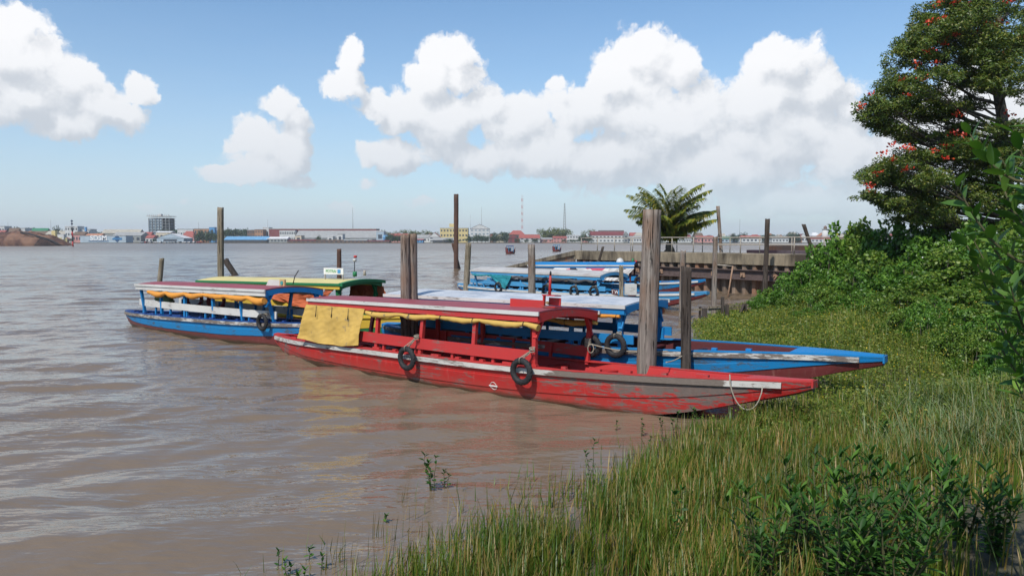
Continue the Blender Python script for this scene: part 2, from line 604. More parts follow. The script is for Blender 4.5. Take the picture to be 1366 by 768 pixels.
def blades(P, H, Wd, lean, az):
    """three-segment grass blades"""
    n = len(P)
    side = np.stack([np.cos(az + 1.4), np.sin(az + 1.4), np.zeros(n)], 1)
    fw = np.stack([np.cos(az), np.sin(az), np.zeros(n)], 1)
    rows = []
    for t, w in ((0, 1.0), (.4, .85), (.75, .55), (1.0, .08)):
        c = P + fw * (lean * H * t ** 1.7)[:, None]
        c[:, 2] += H * t * np.sqrt(np.maximum(0.1, 1 - (lean * t * .7) ** 2))
        s = side * (Wd * w * .5)[:, None]
        rows.append(np.stack([c + s, c - s], 1))
    V = np.stack(rows, 1).reshape(-1, 3)
    f = np.array([(0, 1, 3, 2), (2, 3, 5, 4), (4, 5, 7, 6)])
    F = (np.arange(n)[:, None, None] * 8 + f[None]).reshape(-1, 4)
    return V, F


def merge(parts):
    Vs, Fs, k = [], [], 0
    for V, F in parts:
        Vs.append(V); Fs.append(F + k); k += len(V)
    return np.concatenate(Vs), np.concatenate(Fs)


# value noise for numpy
_perm = rng.random((256, 256))


def vnoise(x, y):
    xi, yi = np.floor(x).astype(int), np.floor(y).astype(int)
    fx, fy = x - xi, y - yi
    fx, fy = fx * fx * (3 - 2 * fx), fy * fy * (3 - 2 * fy)
    g = lambda a, b: _perm[a & 255, b & 255]
    return (g(xi, yi) * (1 - fx) + g(xi + 1, yi) * fx) * (1 - fy) + (g(xi, yi + 1) * (1 - fx) + g(xi + 1, yi + 1) * fx) * fy


def fnoise(x, y, o=4):
    s, a, t = 0, 1, 0
    for k in range(o):
        s = s + a * vnoise(x * 2 ** k + 17 * k, y * 2 ** k + 31 * k); t += a; a *= .5
    return s / t


# ------------------------------------------------------------------ ground, river
SH_Y = [-60, 0, 4, 6.3, 8.7, 10, 12, 13.3, 15, 18, 21.5, 27, 31, 33.5, 36, 40, 60, 400]
SH_X = [-8, -3.5, -2.2, -1.1, 0.9, 1.9, 3.3, 4.6, 5.3, 5.2, 5.4, 6.9, 8.8, 10.5, 14, 24, 90, 900]


def ground_z(X, Y):
    X = np.asarray(X, float); Y = np.asarray(Y, float)
    xs = np.interp(Y, SH_Y, SH_X)
    d = X - xs + (fnoise(X * .9, Y * .9) - .5) * 1.2
    z = np.interp(d, [-8, -1.5, 0, 1.2, 3, 5, 8, 14, 40], [-0.9, -.22, -.01, .09, .22, .45, 1.0, 1.6, 2.2])
    near = np.interp(Y, [0, 4.5], [1.2, 0.0]) * np.clip((d + 1) / 3, 0, 1)
    z = z + near + (fnoise(X * 2.3 + 5, Y * 2.3) - .5) * .07 + (fnoise(X * 9, Y * 9, 3) - .5) * .03
    return z


def axis(segs):
    out = []
    for a, b, st in segs:
        out += list(np.arange(a, b, st))
    out.append(segs[-1][1])
    return np.array(out)


gx = axis([(-60, -8, 4), (-8, -2, .5), (-2, 12, .1), (12, 30, .5), (30, 100, 5), (100, 900, 50)])
gy = axis([(-60, 0, 4), (0, 4, .5), (4, 20, .1), (20, 45, .35), (45, 120, 5), (120, 560, 40)])
GX, GY = np.meshgrid(gx, gy)
GZ = ground_z(GX, GY)
nx, ny = len(gx), len(gy)
ii = (np.arange(ny - 1)[:, None] * nx + np.arange(nx - 1)[None]).ravel()
Fg = np.stack([ii, ii + 1, ii + 1 + nx, ii + nx], 1)

m, t, b = new_mat('river_mud')
tc = t.n('ShaderNodeTexCoord'); o = tc.outputs['Object']
n1 = t.noise(o, 3.0, 9, 0.7).outputs[0]; n2 = t.noise(o, 14.0, 6, 0.7).outputs[0]
zs = t.n('ShaderNodeSeparateXYZ'); t.nt.links.new(o, zs.inputs[0])
wet = t.rng(zs.outputs[2], 0.30, 0.05)
c = t.mix(t.rng(n1, .3, .7), (0.085, 0.064, 0.047), (0.16, 0.125, 0.095))
c = t.mix(t.rng(n2, .52, .7), c, (0.05, 0.042, 0.025))
c = t.mix(t.rng(zs.outputs[2], .25, .6, 0, .8), c, (0.04, 0.045, 0.018))
t.put(b.inputs['Base Color'], c)
t.put(b.inputs['Roughness'], t.rng(wet, 0, 1, .85, .38))
bump(t, b, t.m('ADD', n1, t.m('MULTIPLY', n2, .6)), .8, .03)
MUD = m
tag(np_mesh('ground', np.stack([GX.ravel(), GY.ravel(), GZ.ravel()], 1), Fg, MUD, smooth=True), kind='structure')

# water: fan of rings so that the swell is finely meshed near the bank
na, nr = 760, 900
ang = np.linspace(R(-62), R(62), na)
rad = np.concatenate([np.geomspace(2.5, 160, nr - 40), np.geomspace(165, 3400, 40)])
A_, R_ = np.meshgrid(ang, rad)
WX, WY = R_ * np.sin(A_), R_ * np.cos(A_)
WZ = np.zeros_like(WX)
space = np.maximum(np.gradient(rad)[:, None], R_ * (ang[1] - ang[0]))
for k in range(46):
    lam = 0.42 * (3.6 / 0.42) ** (k / 45.0)
    th = R(106) + rng.normal(0, .36 if lam > 1.2 else .6)
    kx, ky = math.cos(th) * 2 * math.pi / lam, math.sin(th) * 2 * math.pi / lam
    amp = 0.0034 * lam ** 1.0 * rng.uniform(.5, 1.3)
    fade = np.clip(lam / space / 3.0 - .5, 0, 1)
    ph = kx * WX + ky * WY + rng.uniform(0, 6.28)
    mod = .45 + 1.1 * vnoise(WX / lam / 3 + k * 7.7, WY / lam / 2.2 + k * 3.1)
    WZ += amp * fade * mod * (np.sin(ph) + .25 * np.sin(2 * ph + .6))
calm = np.clip((WX - np.interp(WY, SH_Y, SH_X) + 6.0) / 5.0, 0, 1) * np.clip((16 - WY) / 4, 0, 1)
WZ *= 1 - .6 * calm
ii = (np.arange(nr - 1)[:, None] * na + np.arange(na - 1)[None]).ravel()
Fw = np.stack([ii, ii + na, ii + na + 1, ii + 1], 1)
m, t, b = new_mat('muddy_river_water')
tc = t.n('ShaderNodeTexCoord'); o = tc.outputs['Object']
p = t.n('ShaderNodeMapping'); p.inputs['Rotation'].default_value = (0, 0, R(-16)); p.inputs['Scale'].default_value = (.45, 1.25, 1)
t.nt.links.new(o, p.inputs[0]); p = p.outputs[0]
w1 = t.noise(p, 3.4, 2, .5).outputs[0]; w2 = t.noise(p, 0.55, 4, .55).outputs[0]; w3 = t.noise(p, 10, 2, .5).outputs[0]
cl = t.noise(o, .12, 4, .6).outputs[0]
t.put(b.inputs['Base Color'], t.mix(t.rng(cl, .3, .7), (0.155, 0.112, 0.074), (0.185, 0.138, 0.095)))
b.inputs['IOR'].default_value = 1.38
b.inputs['Specular IOR Level'].default_value = 0.5
gusts = t.rng(t.noise(t.v('MULTIPLY', o, (.10, .22, 1)), 1.0, 4, .6).outputs[0], .35, .68, .35, 1.25)
h = t.m('ADD', t.m('MULTIPLY', w1, .034), t.m('ADD', t.m('MULTIPLY', w2, .045), t.m('MULTIPLY', w3, .014)))
sx = t.n('ShaderNodeSeparateXYZ'); t.nt.links.new(o, sx.inputs[0])
t.put(b.inputs['Roughness'], t.rng(sx.outputs[1], 25, 260, .05, .30))
far_k = t.rng(sx.outputs[1], 10, 60, .95, 1.5)
h = t.m('MULTIPLY', t.m('MULTIPLY', h, gusts), far_k)
bump(t, b, h, 1.0, 1.0)
WATER = m
tag(np_mesh('river', np.stack([WX.ravel(), WY.ravel(), WZ.ravel()], 1), Fw, WATER, smooth=True), kind='structure')
# water beyond the fan (beside and behind the camera)
mb = MB()
mb.quad((-3400, -1200, -.021), (-.2, -1200, -.021), (-.2, 0.2, -.021), (-3400, 1830, -.021))
tag(mb.build('river', WATER), kind='structure')
# far bank
mb = MB()
fb = [(-3400, 742), (-900, 742), (-360, 744), (-150, 742), (60, 746), (300, 750), (900, 760), (3400, 800)]
for (x0, y0), (x1, y1) in zip(fb[:-1], fb[1:]):
    mb.quad((x0, y0, .6), (x1, y1, .6), (x1, 3400, .6), (x0, 3400, .6))
    mb.quad((x0, y0, -1), (x1, y1, -1), (x1, y1, .6), (x0, y0, .6))
GRASSY = rough_mat('far_bank_earth', (0.07, 0.07, 0.045), (0.12, 0.10, 0.07), .05, bs=0)
tag(mb.build('far_bank', GRASSY), kind='structure')

# ------------------------------------------------------------------ boats


def boat(name, label, stern, direction, L, st, roof=None, mats=None, board=None, posts=None, rail_wear=lambda s: 0.0, bow_deck=1.0, split=0.45, braces=True, extras=True):
    """st: dict s, hb, sheer, keel. local x stern->bow, -y faces the camera"""
    a = math.atan2(direction[1], direction[0])
    root = thing(name, label, 'boat', (stern[0], stern[1], 0), a)
    S = np.linspace(0, L, 70)
    hb, zs, zk = lin(st['s'], st['hb'], S), lin(st['s'], st['sheer'], S), lin(st['s'], st['keel'], S)
    zk = np.minimum(zk, zs - .06)
    mb = MB()
    rows, wear = [], []
    for s, h, z1, z0 in zip(S, hb, zs, zk):
        dz = z1 - z0
        hc = h * (.80 if h > .3 else .7)
        r = []
        def pt(t, off=0.0):
            # t 0 chine .. 1 gunwale, slight outward round
            y = hc + (h - hc) * (t ** .75) + off
            return y, z0 + .03 + (dz - .03) * t
        prof = [pt(0), pt(split * .55), pt(split - .01), pt(split + .01, .018), pt(.735, .018), pt(.745, .007), pt(1, .010)]
        inner = [(h - .045, z1), (max(h - .055, .004), z1 - .02), (max(hc - .07, .003), z0 + .10)]
        right = [(s, -y, z) for y, z in prof] + [(s, -y, z) for y, z in inner]
        left = [(s, y, z) for y, z in prof] + [(s, y, z) for y, z in inner]
        r = [(s, 0, z0)] + right[:] + [(s, 0, z0 + .10)] + left[::-1]
        rows.append(r)
        for p_ in r:
            k = max(0, (s - L * .66) / (L * .34))
            wear.append(min(1, 1.5 * k) * min(1, max(.15, (L * .965 - s) / (L * .03))) * (1 if (p_[2] > z0 + .62 * dz) else .42))
    hm, bm, im = 0, 1, 2
    ncol = len(rows[0])
    mi = [bm, bm, bm, bm, hm, hm, hm, im, im, im, im, im, im, hm, hm, hm, bm, bm, bm, bm]
    mi = (mi + [bm] * ncol)[:ncol]
    # right side: index 0 keel->1 chine (bottom), 1..3 lower strake, 3->4 step, 4..6 upper
    mi = [bm, bm, bm, hm, hm, hm, hm, hm, im, im] + [im, im] + [im, im] + [hm, hm, hm, hm, hm] + [bm, bm, bm]
    mi = (mi + [bm] * ncol)[:ncol]
    mb.sheet(rows, mi=mi, smooth=False, closed=True)
    mb.poly(rows[0], hm); mb.poly(rows[-1][::-1], hm)
    mb.build('hull', [mats['hull'], mats['bottom'], mats['inside']], root, wear=wear)
    # gunwale planks, both sides in one ring
    g = MB()
    for sg in (-1, 1):
        rws = []
        for s, h, z in zip(S, hb, zs):
            pw = .17 if not roof or s < roof[1] + .1 else max(.05, .17 - .4 * (s - roof[1] - .1))
            y0, y1 = sg * (h + .012), sg * max(h - pw, .0)
            rws.append([(s, y0, z + .003), (s, y0, z + .028), (s, y1, z + .028), (s, y1, z + .003)])
        g.sheet(rws, smooth=False, closed=True)
    g.build('gunwale', mats['gunwale'], root)
    # rub rails
    for sg in (-1, 1):
        rr = MB(); rws = []; wr = []
        for s, h, z in zip(S, hb, zs):
            if s > L * .985 or s < L * .004: continue
            y0, y1 = sg * (h + .010), sg * (h + .040)
            wr += [rail_wear(s)] * 4
            rws.append([(s, y0, z - .105), (s, y1, z - .10), (s, y1 - sg * .003, z - .012), (s, y0, z - .008)])
        rr.sheet(rws, smooth=False, closed=True)
        rr.poly(rws[0]); rr.poly(rws[-1][::-1])
        rr.build('rub_rail', mats['rail'], root, wear=wr)
    # decks
    for nm, s0, s1 in (('foredeck', L - bow_deck, L), ('stern_deck', 0, .55)):
        d = MB(); rws = []
        for s in np.linspace(s0, s1, 8):
            h = float(lin(st['s'], st['hb'], s)); z = float(lin(st['s'], st['sheer'], s))
            hh = max(h - .03, .02)
            rws.append([(s, -hh, z + .036), (s, 0, z + .05), (s, hh, z + .036), (s, hh, z - .01), (s, -hh, z - .01)])
        d.sheet(rws, smooth=False, closed=True)
        d.poly(rws[0]); d.poly(rws[-1][::-1])
        d.build(nm, mats['gunwale'], root)
    tipb = MB()
    z = float(st['sheer'][-1]); h = float(st['hb'][-1])
    tipb.box((L + .015, 0, z - .03), (.03, h * 2 + .05, .12))
    tipb.build('bow_cap', mats['hull'], root)
    fl = MB(); rws = []
    for s in np.linspace(.6, L - bow_deck, 24):
        h = float(lin(st['s'], st['hb'], s)) - .16; z = max(.06, float(lin(st['s'], st['keel'], s)) + .14)
        rws.append([(s, -h, z), (s, h, z)])
    fl.sheet(rws, smooth=False)
    fl.build('floor', mats['inside'], root)
    if extras:   # thwart ends on the gunwale, little blocks
        for k, s in enumerate(np.arange(1.6, L - bow_deck - .6, .62)):
            h = float(lin(st['s'], st['hb'], s)); z = float(lin(st['s'], st['sheer'], s))
            if k % 2 == 0:
                MB().box((s, 0, z - .12), (.24, 2 * h - .2, .035)).build('thwart', mats['inside'], root)
            bl = MB()
            bl.box((s, -(h - .07), z + .05), (.10 + .12 * (k % 3 == 0), .08, .04))
            bl.build('gunwale_block', mats['gunwale'], root)
    if roof:
        s0, s1, ze0, ze1, hw, crown = roof
        mb = MB(); rows = []
        n = 12
        for s in np.linspace(s0, s1, 14):
            k = (s - s0) / (s1 - s0)
            ze = ze0 + (ze1 - ze0) * k
            wob = .006 * math.sin(s * 2.1)
            top = [(s, y, ze + crown * (1 - (y / hw) ** 2) + .03 + wob) for y in np.linspace(-hw, hw, n)]
            bot = [(s, y, ze + crown * (1 - (y / hw) ** 2) + wob) for y in np.linspace(hw, -hw, n)]
            rows.append(top + bot)
        mb.sheet(rows, smooth=False, closed=True)
        mb.poly(rows[0]); mb.poly(rows[-1][::-1])
        mb.build('roof', mats['roof'], root)
        for sg in (-1, 1):
            MB().bar((s0 - .03, sg * (hw + .018), ze0 - .002), (s1 + .03, sg * (hw + .018), ze1 - .002), .032, .075).build('roof_edge', mats['roof_edge'], root)
            MB().bar((s0, sg * (hw - .012), ze0 - .09), (s1, sg * (hw - .012), ze1 - .09), .028, .13).build('fascia', mats['fascia'], root)
        # end arches
        for s, ze in ((s0 + .02, ze0), (s1 - .02, ze1)):
            ar = MB(); rws = []
            for y in np.linspace(-hw + .03, hw - .03, 11):
                zt = ze + crown * (1 - (y / hw) ** 2) - .004
                zb = zt - .13 - .05 * abs(y / hw) ** 3
                rws.append([(s - .03, y, zt), (s + .03, y, zt), (s + .03, y, zb), (s - .03, y, zb)])
            ar.sheet(rws, smooth=False, closed=True); ar.poly(rws[0]); ar.poly(rws[-1][::-1])
            ar.build('arch_beam', mats['post'], root)
        # inner roof ribs
        for s in np.linspace(s0 + .7, s1 - .7, 7):
            k = (s - s0) / (s1 - s0)
            ze = ze0 + (ze1 - ze0) * k
            MB().box((s, 0, ze - .03), (.04, 2 * hw - .12, .05)).build('roof_rib', mats['inside'], root)
        for s in posts:
            k = (s - s0) / (s1 - s0)
            ze = ze0 + (ze1 - ze0) * k
            h = float(lin(st['s'], st['hb'], s)); z = float(lin(st['s'], st['sheer'], s))
            for sg in (-1, 1):
                yb, yt = sg * (h - .11), sg * (hw - .09)
                MB().bar((s, yb, z - .05), (s, yt, ze - .02), .075, .085, up=(1, 0, 0)).build('post', mats['post'], root)
        if braces:
            s = posts[-1]
            for sg in (-1, 1):
                MB().bar((s + .03, sg * (hw - .07), ze1 - .46), (s + .03, sg * (hw - .36), ze1 + .03), .045, .085, up=(1, 0, 0)).build('knee_brace', mats['post'], root)
    if board:
        b0, b1, z0, z1, hgt = board
        bm_ = mats.get('board', mats['hull'])
        for sg in (-1, 1):
            bd = MB(); rws = []
            for s in np.linspace(b0, b1, 22):
                k = (s - b0) / (b1 - b0)
                h = float(lin(st['s'], st['hb'], s)) - .055
                z = z0 + (z1 - z0) * k
                rws.append([(s, sg * h, z), (s, sg * (h - .03), z), (s, sg * (h - .03), z + hgt), (s, sg * h, z + hgt)])
            bd.sheet(rws, smooth=False, closed=True); bd.poly(rws[0]); bd.poly(rws[-1][::-1])
            bd.build('side_board', bm_, root)
            for s in np.arange(b0 + .25, b1 - .1, 1.05):
                k = (s - b0) / (b1 - b0); h = float(lin(st['s'], st['hb'], s)) - .12
                zg = float(lin(st['s'], st['sheer'], s))
                MB().box((s, sg * h, (zg + z0 + (z1 - z0) * k + hgt) / 2 - .02), (.06, .05, z0 + (z1 - z0) * k + hgt - zg)).build('board_stay', mats['post'], root)
    return root


def local(root_loc, direction, s, y, z):
    d = Vector((direction[0], direction[1], 0)).normalized()
    n = Vector((-d.y, d.x, 0))
    return Vector((root_loc[0], root_loc[1], 0)) + d * s + n * y + Vector((0, 0, z))


def rolled_tarp(root, mat, s0, s1, ze0, ze1, hw, sg, seed, r=.055, sag=.04, name='rolled_tarp', ties=True):
    rs = random.Random(seed)
    pts, rd = [], []
    n = int((s1 - s0) * 12)
    ph = [rs.uniform(0, 6) for _ in range(4)]
    for k in range(n + 1):
        t = k / n
        s = s0 + (s1 - s0) * t
        q = abs(math.sin(math.pi * t * (s1 - s0) / 1.15))
        bulge = 1 + .35 * math.sin(s * 1.3 + ph[0]) + .2 * math.sin(s * 3.7 + ph[1])
        rr = r * (0.62 + .42 * q * bulge) + .004 * math.sin(s * 23 + ph[2])
        z = ze0 + (ze1 - ze0) * t - .165 - rr * .9 - sag * q * max(.1, bulge - .6)
        pts.append((s, sg * (hw - .02 + .01 * math.sin(s * 5)), z)); rd.append(rr)
    mb = MB().tube(pts, rd, 10)
    o = mb.build(name, mat, root)
    if ties:
        k = s0 + .3
        while k < s1:
            t = (k - s0) / (s1 - s0)
            zz = ze0 + (ze1 - ze0) * t - .165 - r
            tb = MB().tube([(k, sg * (hw - .02) + (r * 1.05) * math.cos(a_), zz + r * 1.15 * math.sin(a_)) for a_ in np.linspace(0, 6.28, 12)], .007, 4, cap=False)
            tb.build('tie', BLACK, root)
            k += 1.12 * rs.uniform(.8, 1.2)
    return o


def curtain(root, mat, pts_top, pts_bot, seed=0, amp=.02, name='curtain', thick=.006, drape=None):
    """cloth between two polylines in local space, with folds"""
    rs = random.Random(seed)
    nu, nv = 64, 32
    A = np.array(pts_top, float); B = np.array(pts_bot, float)
    ta = np.linspace(0, 1, len(A)); tb_ = np.linspace(0, 1, len(B))
    f, bk = [], []
    for j in range(nv + 1):
        v = j / nv
        r1, r2 = [], []
        for i in range(nu + 1):
            u = i / nu
            a = np.array([np.interp(u, ta, A[:, c]) for c in range(3)])
            b_ = np.array([np.interp(u, tb_, B[:, c]) for c in range(3)])
            p = a + (b_ - a) * v
            q = mn.noise(Vector((u * 7 + seed, v * 2.2, .3))) * amp * (0.3 + v) * 1.8 + mn.noise(Vector((u * 17 + v * 6 + seed, v * 9 - u * 5, 5.3))) * amp * .35 + abs(mn.noise(Vector((u * 11 + v * 9, v * 7 + seed, 1.3)))) * amp * .45
            p[1] -= q
            r1.append(tuple(p)); r2.append((p[0], p[1] + thick, p[2]))
        f.append(r1); bk.append(r2[::-1])
    mb = MB()
    mb.sheet([x + y for x, y in zip(f, bk)], smooth=True, closed=True)
    return mb.build(name, mat, root)


def tyre(label, loc, rz, tilt=0.0, R0=.25, r=.062, rope_to=None, roll=0.0, group='tyres hung as fenders'):
    root = thing('tyre', label, 'tyre', loc, rz, group)
    rows = []
    nn, mm_ = 44, 14
    for i in range(nn):
        a = 2 * math.pi * i / nn
        row = []
        for j in range(mm_):
            q = 2 * math.pi * j / mm_
            rr = R0 - r + r * 1.0 * math.cos(q)
            tread = .006 * (1 if (i % 2 and abs(math.cos(q)) > .7 and math.cos(q) > 0) else 0)
            ww = r * .82 * math.sin(q)
            if math.cos(q) < -.3: rr += .01
            row.append(((rr + tread) * math.cos(a), ww, (rr + tread) * math.sin(a)))
        rows.append(row)
    rows.append(rows[0])
    mb = MB().sheet(rows, smooth=False, closed=True)
    c = mb.build('tyre_casing', RUBBER, root)
    if rope_to:
        v = Vector(rope_to) - Vector(loc)
        v = Matrix.Rotation(-rz, 3, 'Z') @ v
        top = Vector((0, 0, R0 - r))
        rp = MB()
        for dx in (-.015, .015):
            rp.tube([top + Vector((dx, r, -r * .5)), top + Vector((dx, r * 1.05, r * .9)), v * .6 + top * .4 + Vector((dx, 0, 0)), v], .009, 5)
        for k in range(3):
            zc = v.z * (.45 + .12 * k) + top.z * .4
        rp.tube([top + Vector((.0, -r, -r * .5)), top + Vector((0, -r * 1.05, r * .9)), v], .009, 5)
        for k in range(4):
            cc = v + Vector((0, 0, -.03 + .022 * k))
            rp.tube([cc + Vector((.052 * math.cos(a_), .052 * math.sin(a_), .012 * math.sin(a_ + k * 2.1))) for a_ in np.linspace(0, 6.28, 9)], .008, 5, cap=False)
        rp.build('rope', ROPE, root)
    return root


# --- red boat
DR = (.775, -.632)
SR = (-6.5, 20.6)
st_red = dict(s=[0, 1, 2, 4, 6, 8, 10, 12, 13.4, 14.4], hb=[.12, .48, .75, 1.0, 1.12, 1.10, .98, .70, .37, .10],
              sheer=[.47, .47, .49, .55, .59, .605, .645, .73, .80, .87], keel=[.26, -.02, -.2, -.27, -.28, -.26, -.2, .0, .40, .74])
M_red = dict(hull=RED_HULL, bottom=RED_HULL, inside=RED, gunwale=RED, rail=WHITE_RAIL, roof=RED_DK, roof_edge=WHITE, fascia=RED, post=RED, board=RED)
red = boat('tent_boat', 'red wooden passenger boat with yellow canvas curtain, nearest of all the boats', SR, DR, 14.4, st_red,
           roof=(2.75, 9.75, 1.57, 1.655, 1.02, .075), mats=M_red, board=(4.2, 9.6, .73, .735, .225), posts=[2.95, 4.1, 5.25, 6.68, 8.15, 9.62], rail_wear=lambda s: min(1, max(0, (s - 9.9) / .8)) * min(1, max(0, (13.2 - s) / .3)))
red.rotation_euler.x = R(-3.6); red.location.z = -.065
rolled_tarp(red, TARP_Y, 4.85, 9.75, 1.57 + .026, 1.655, 1.02, -1, 3, r=.06, sag=.05)
rolled_tarp(red, TARP_Y, 2.8, 9.75, 1.57, 1.655, 1.02, 1, 5, r=.065, sag=.03)
curtain(red, TARP_Y, [(2.72, -1.045, 1.45), (4.9, -1.045, 1.47)], [(2.35, -1.0, .60), (3.3, -1.06, .56), (4.2, -1.10, .57), (4.78, -1.13, .64)], 2, .035)
for s in (3.15, 3.75, 4.35):
    MB().tube([(s, -1.07, 1.44), (s + .01, -1.085, 1.3), (s + .02, -1.10, 1.17 + .05 * (s % 1))], [.006, .006, .014], 5).build('curtain_tie', BLACK, red)
# boards and light box on the roof
nb = thing('x', 'x', 'x'); bpy.data.objects.remove(nb)
MB().box((9.02, -.42, 1.80), (.84, .03, .17)).build('roof_board', RED, red)
bx = MB()
bx.box((9.44, -.43, 1.87), (.03, .06, .25))
bx.box((9.56, -.36, 1.99), (.30, .22, .022))
bx.box((9.58, -.36, 1.77), (.30, .22, .022))
bx.box((9.58, -.27, 1.87), (.28, .02, .15))
bx.build('lamp_shelf', RED, red)
MB().tube([(9.50, -.37, 1.84), (9.50, -.42, 1.85)], .03, 10).build('side_lamp', rough_mat('dull_brass', (.18, .12, .06), (.25, .17, .08), 10, rough=.4), red)
MB().tube([(9.50, -.34, 2.0), (9.50, -.34, 2.24), (9.50, -.34, 2.37)], [.028, .026, .022], 8).build('mast', RED, red)
MB().tube([(9.50, -.34, 2.37), (9.50, -.34, 2.43), (9.5, -.34, 2.46)], [.02, .02, .006], 8).build('mast_lamp', BLACK, red)
# white ring-and-bar mark painted on the hull
mk = MB()
hbv = lambda s: float(lin(st_red['s'], st_red['hb'], s))
MARK = rough_mat('white_mark_paint', (.55, .53, .5), (.7, .68, .64), 30)
zc = .20
def hull_y(st, s, z):
    h = float(lin(st['s'], st['hb'], s)); z1 = float(lin(st['s'], st['sheer'], s)); z0 = float(lin(st['s'], st['keel'], s))
    hc = h * .8
    t = (z - z0 - .03) / (z1 - z0 - .03)
    return hc + (h - hc) * max(t, 0) ** .75 + (.018 if t > .45 else 0)
sm_ = 8.72
ring = [(sm_ + .072 * math.cos(a_), -(hull_y(st_red, sm_ + .072 * math.cos(a_), zc + .072 * math.sin(a_)) + .004), zc + .072 * math.sin(a_)) for a_ in np.linspace(0, 2 * math.pi, 25)]
mk.tube(ring, .006, 5, cap=False)
mk.box((sm_, -(hull_y(st_red, sm_, zc) + .007), zc), (.21, .006, .022))
mk.build('load_mark', MARK, red)

# --- blue boat behind the red one
DB = (.8, -.6)
SB = (-3.45, 20.58)
st_blue = dict(s=[0, 1, 2, 4, 6, 8, 9.5, 11, 11.8, 12.5], hb=[.2, .6, .85, 1.05, 1.10, .98, .78, .45, .28, .12],
               sheer=[.7, .7, .7, .72, .76, .80, .87, .93, .95, .95], keel=[.2, -.05, -.22, -.28, -.28, -.25, -.1, .36, .62, .80])
M_blue = dict(hull=BLUE_HULL, bottom=MAROON, inside=MAROON_IN, gunwale=BLUE, rail=WHITE_RAIL, roof=WHITE_ROOF, roof_edge=WHITE, fascia=BLUE, post=BLUE, board=BLUE)
blue = boat('tent_boat', 'blue wooden passenger boat with white roof moored right behind the red boat', SB, DB, 12.5, st_blue,
            roof=(1.0, 7.9, 1.60, 1.66, 1.02, .06), mats=M_blue, board=(1.3, 8.05, .84, .90, .19), posts=[1.3, 2.7, 4.1, 5.4, 6.6, 7.75], bow_deck=1.5, split=.52, rail_wear=lambda s: .30)
rolled_tarp(blue, TARP_O, 5.4, 7.8, 1.64, 1.66, 1.02, -1, 9, r=.05, sag=.02)
rolled_tarp(blue, TARP_R, 1.2, 7.8, 1.6, 1.66, 1.02, 1, 11, r=.06, sag=.02)

# --- left blue and white boat
DL = (.79, -.61)
SL = (-14.2, 27.6)
st_left = dict(s=[0, 1, 2, 4, 6, 8, 10, 11.4, 12.4], hb=[.12, .5, .75, .96, 1.0, .95, .7, .38, .1],
               sheer=[.44, .47, .5, .54, .59, .63, .69, .76, .84], keel=[.24, -.02, -.18, -.26, -.27, -.24, -.1, .3, .7])
M_left = dict(hull=BLUE_HULL, bottom=MAROON, inside=BLUE_DK, gunwale=BLUE_DK, rail=WHITE_RAIL, roof=RED_DK, roof_edge=WHITE, fascia=WHITE, post=BLUE, board=WHITE)
left = boat('tent_boat', 'blue wooden boat with maroon roof and white side board, leftmost of the moored boats', SL, DL, 12.4, st_left,
            roof=(2.6, 10.0, 1.50, 1.60, 1.0, .09), mats=M_left, board=(2.3, 10.0, .80, .80, .21), posts=[2.75, 4.1, 5.6, 7.2, 8.6, 9.9], split=.5, rail_wear=lambda s: .25)
left.rotation_euler.x = R(-2.5); left.location.z = -.04
rolled_tarp(left, TARP_O, 3.4, 9.95, 1.51, 1.60, 1.0, -1, 13, r=.085, sag=.06, ties=False)
MB().poly([(8.75, -.12, 1.70), (9.42, -.12, 1.70), (9.42, -.12, 1.88), (8.88, -.12, 1.88)]).build('name_board', WHITE, left)
MB().poly([(8.75, -.09, 1.70), (8.88, -.09, 1.88), (9.42, -.09, 1.88), (9.42, -.09, 1.70)]).build('name_board_back', WHITE, left)
MB().box((9.55, -.11, 1.80), (.24, .05, .21)).build('lamp_board', rough_mat('tan_wood', (.42, .27, .12), (.52, .35, .17), 10), left)
MB().tube([(9.55, -.13, 1.80), (9.55, -.155, 1.80)], .06, 14).build('round_lamp', rough_mat('teal_lens', (.04, .22, .22), (.06, .28, .27), 10, rough=.3), left)
MB().tube([(9.75, .1, 1.78), (9.9, .05, 2.0), (10.2, -.05, 2.18)], .014, 6).build('aerial', BLACK, left)

# --- yellow and green roofed boat
DY = (.870, -.492)
SY = (-11.9, 28.5)
st_y = dict(s=[0, 1, 2, 4, 6, 8, 10, 11.4, 12], hb=[.15, .55, .8, 1.0, 1.02, .95, .6, .25, .12],
            sheer=[.5, .5, .52, .55, .59, .63, .7, .78, .82], keel=[.2, -.02, -.2, -.26, -.27, -.2, .1, .5, .7])
M_y = dict(hull=YEL, bottom=GREEN, inside=MAROON_IN, gunwale=GREEN, rail=YEL, roof=YEL_ROOF, roof_edge=GREEN, fascia=YEL, post=GREEN, board=YEL)
yel = boat('tent_boat', 'boat with pale yellow roof edged in green, moored behind the leftmost blue boat', SY, DY, 12, st_y,
           roof=(1.2, 8.0, 1.53, 1.60, 1.05, .09), mats=M_y, board=(1.4, 8.0, .8, .82, .2), posts=[1.4, 3.0, 4.6, 6.2, 7.8], split=.4)
curtain(yel, TARP_R, [(4.3, -1.0, 1.42), (7.75, -1.0, 1.45)], [(5.0, -1.0, 1.05), (5.8, -1.02, .85), (6.9, -1.02, .8), (7.2, -1.0, 1.0)], 7, .07)
curtain(yel, TARP_R, [(6.6, 1.0, 1.45), (8.1, 1.0, 1.45)], [(6.6, 1.0, .85), (8.3, 1.0, .9)], 8, .06)
ar = MB(); rws = []
for y in np.linspace(-1.07, 1.07, 11):
    zt = 1.60 + .09 * (1 - (y / 1.07) ** 2) + .045
    rws.append([(7.98, y, zt), (8.14, y, zt), (8.14, y, zt - .10), (7.98, y, zt - .10)])
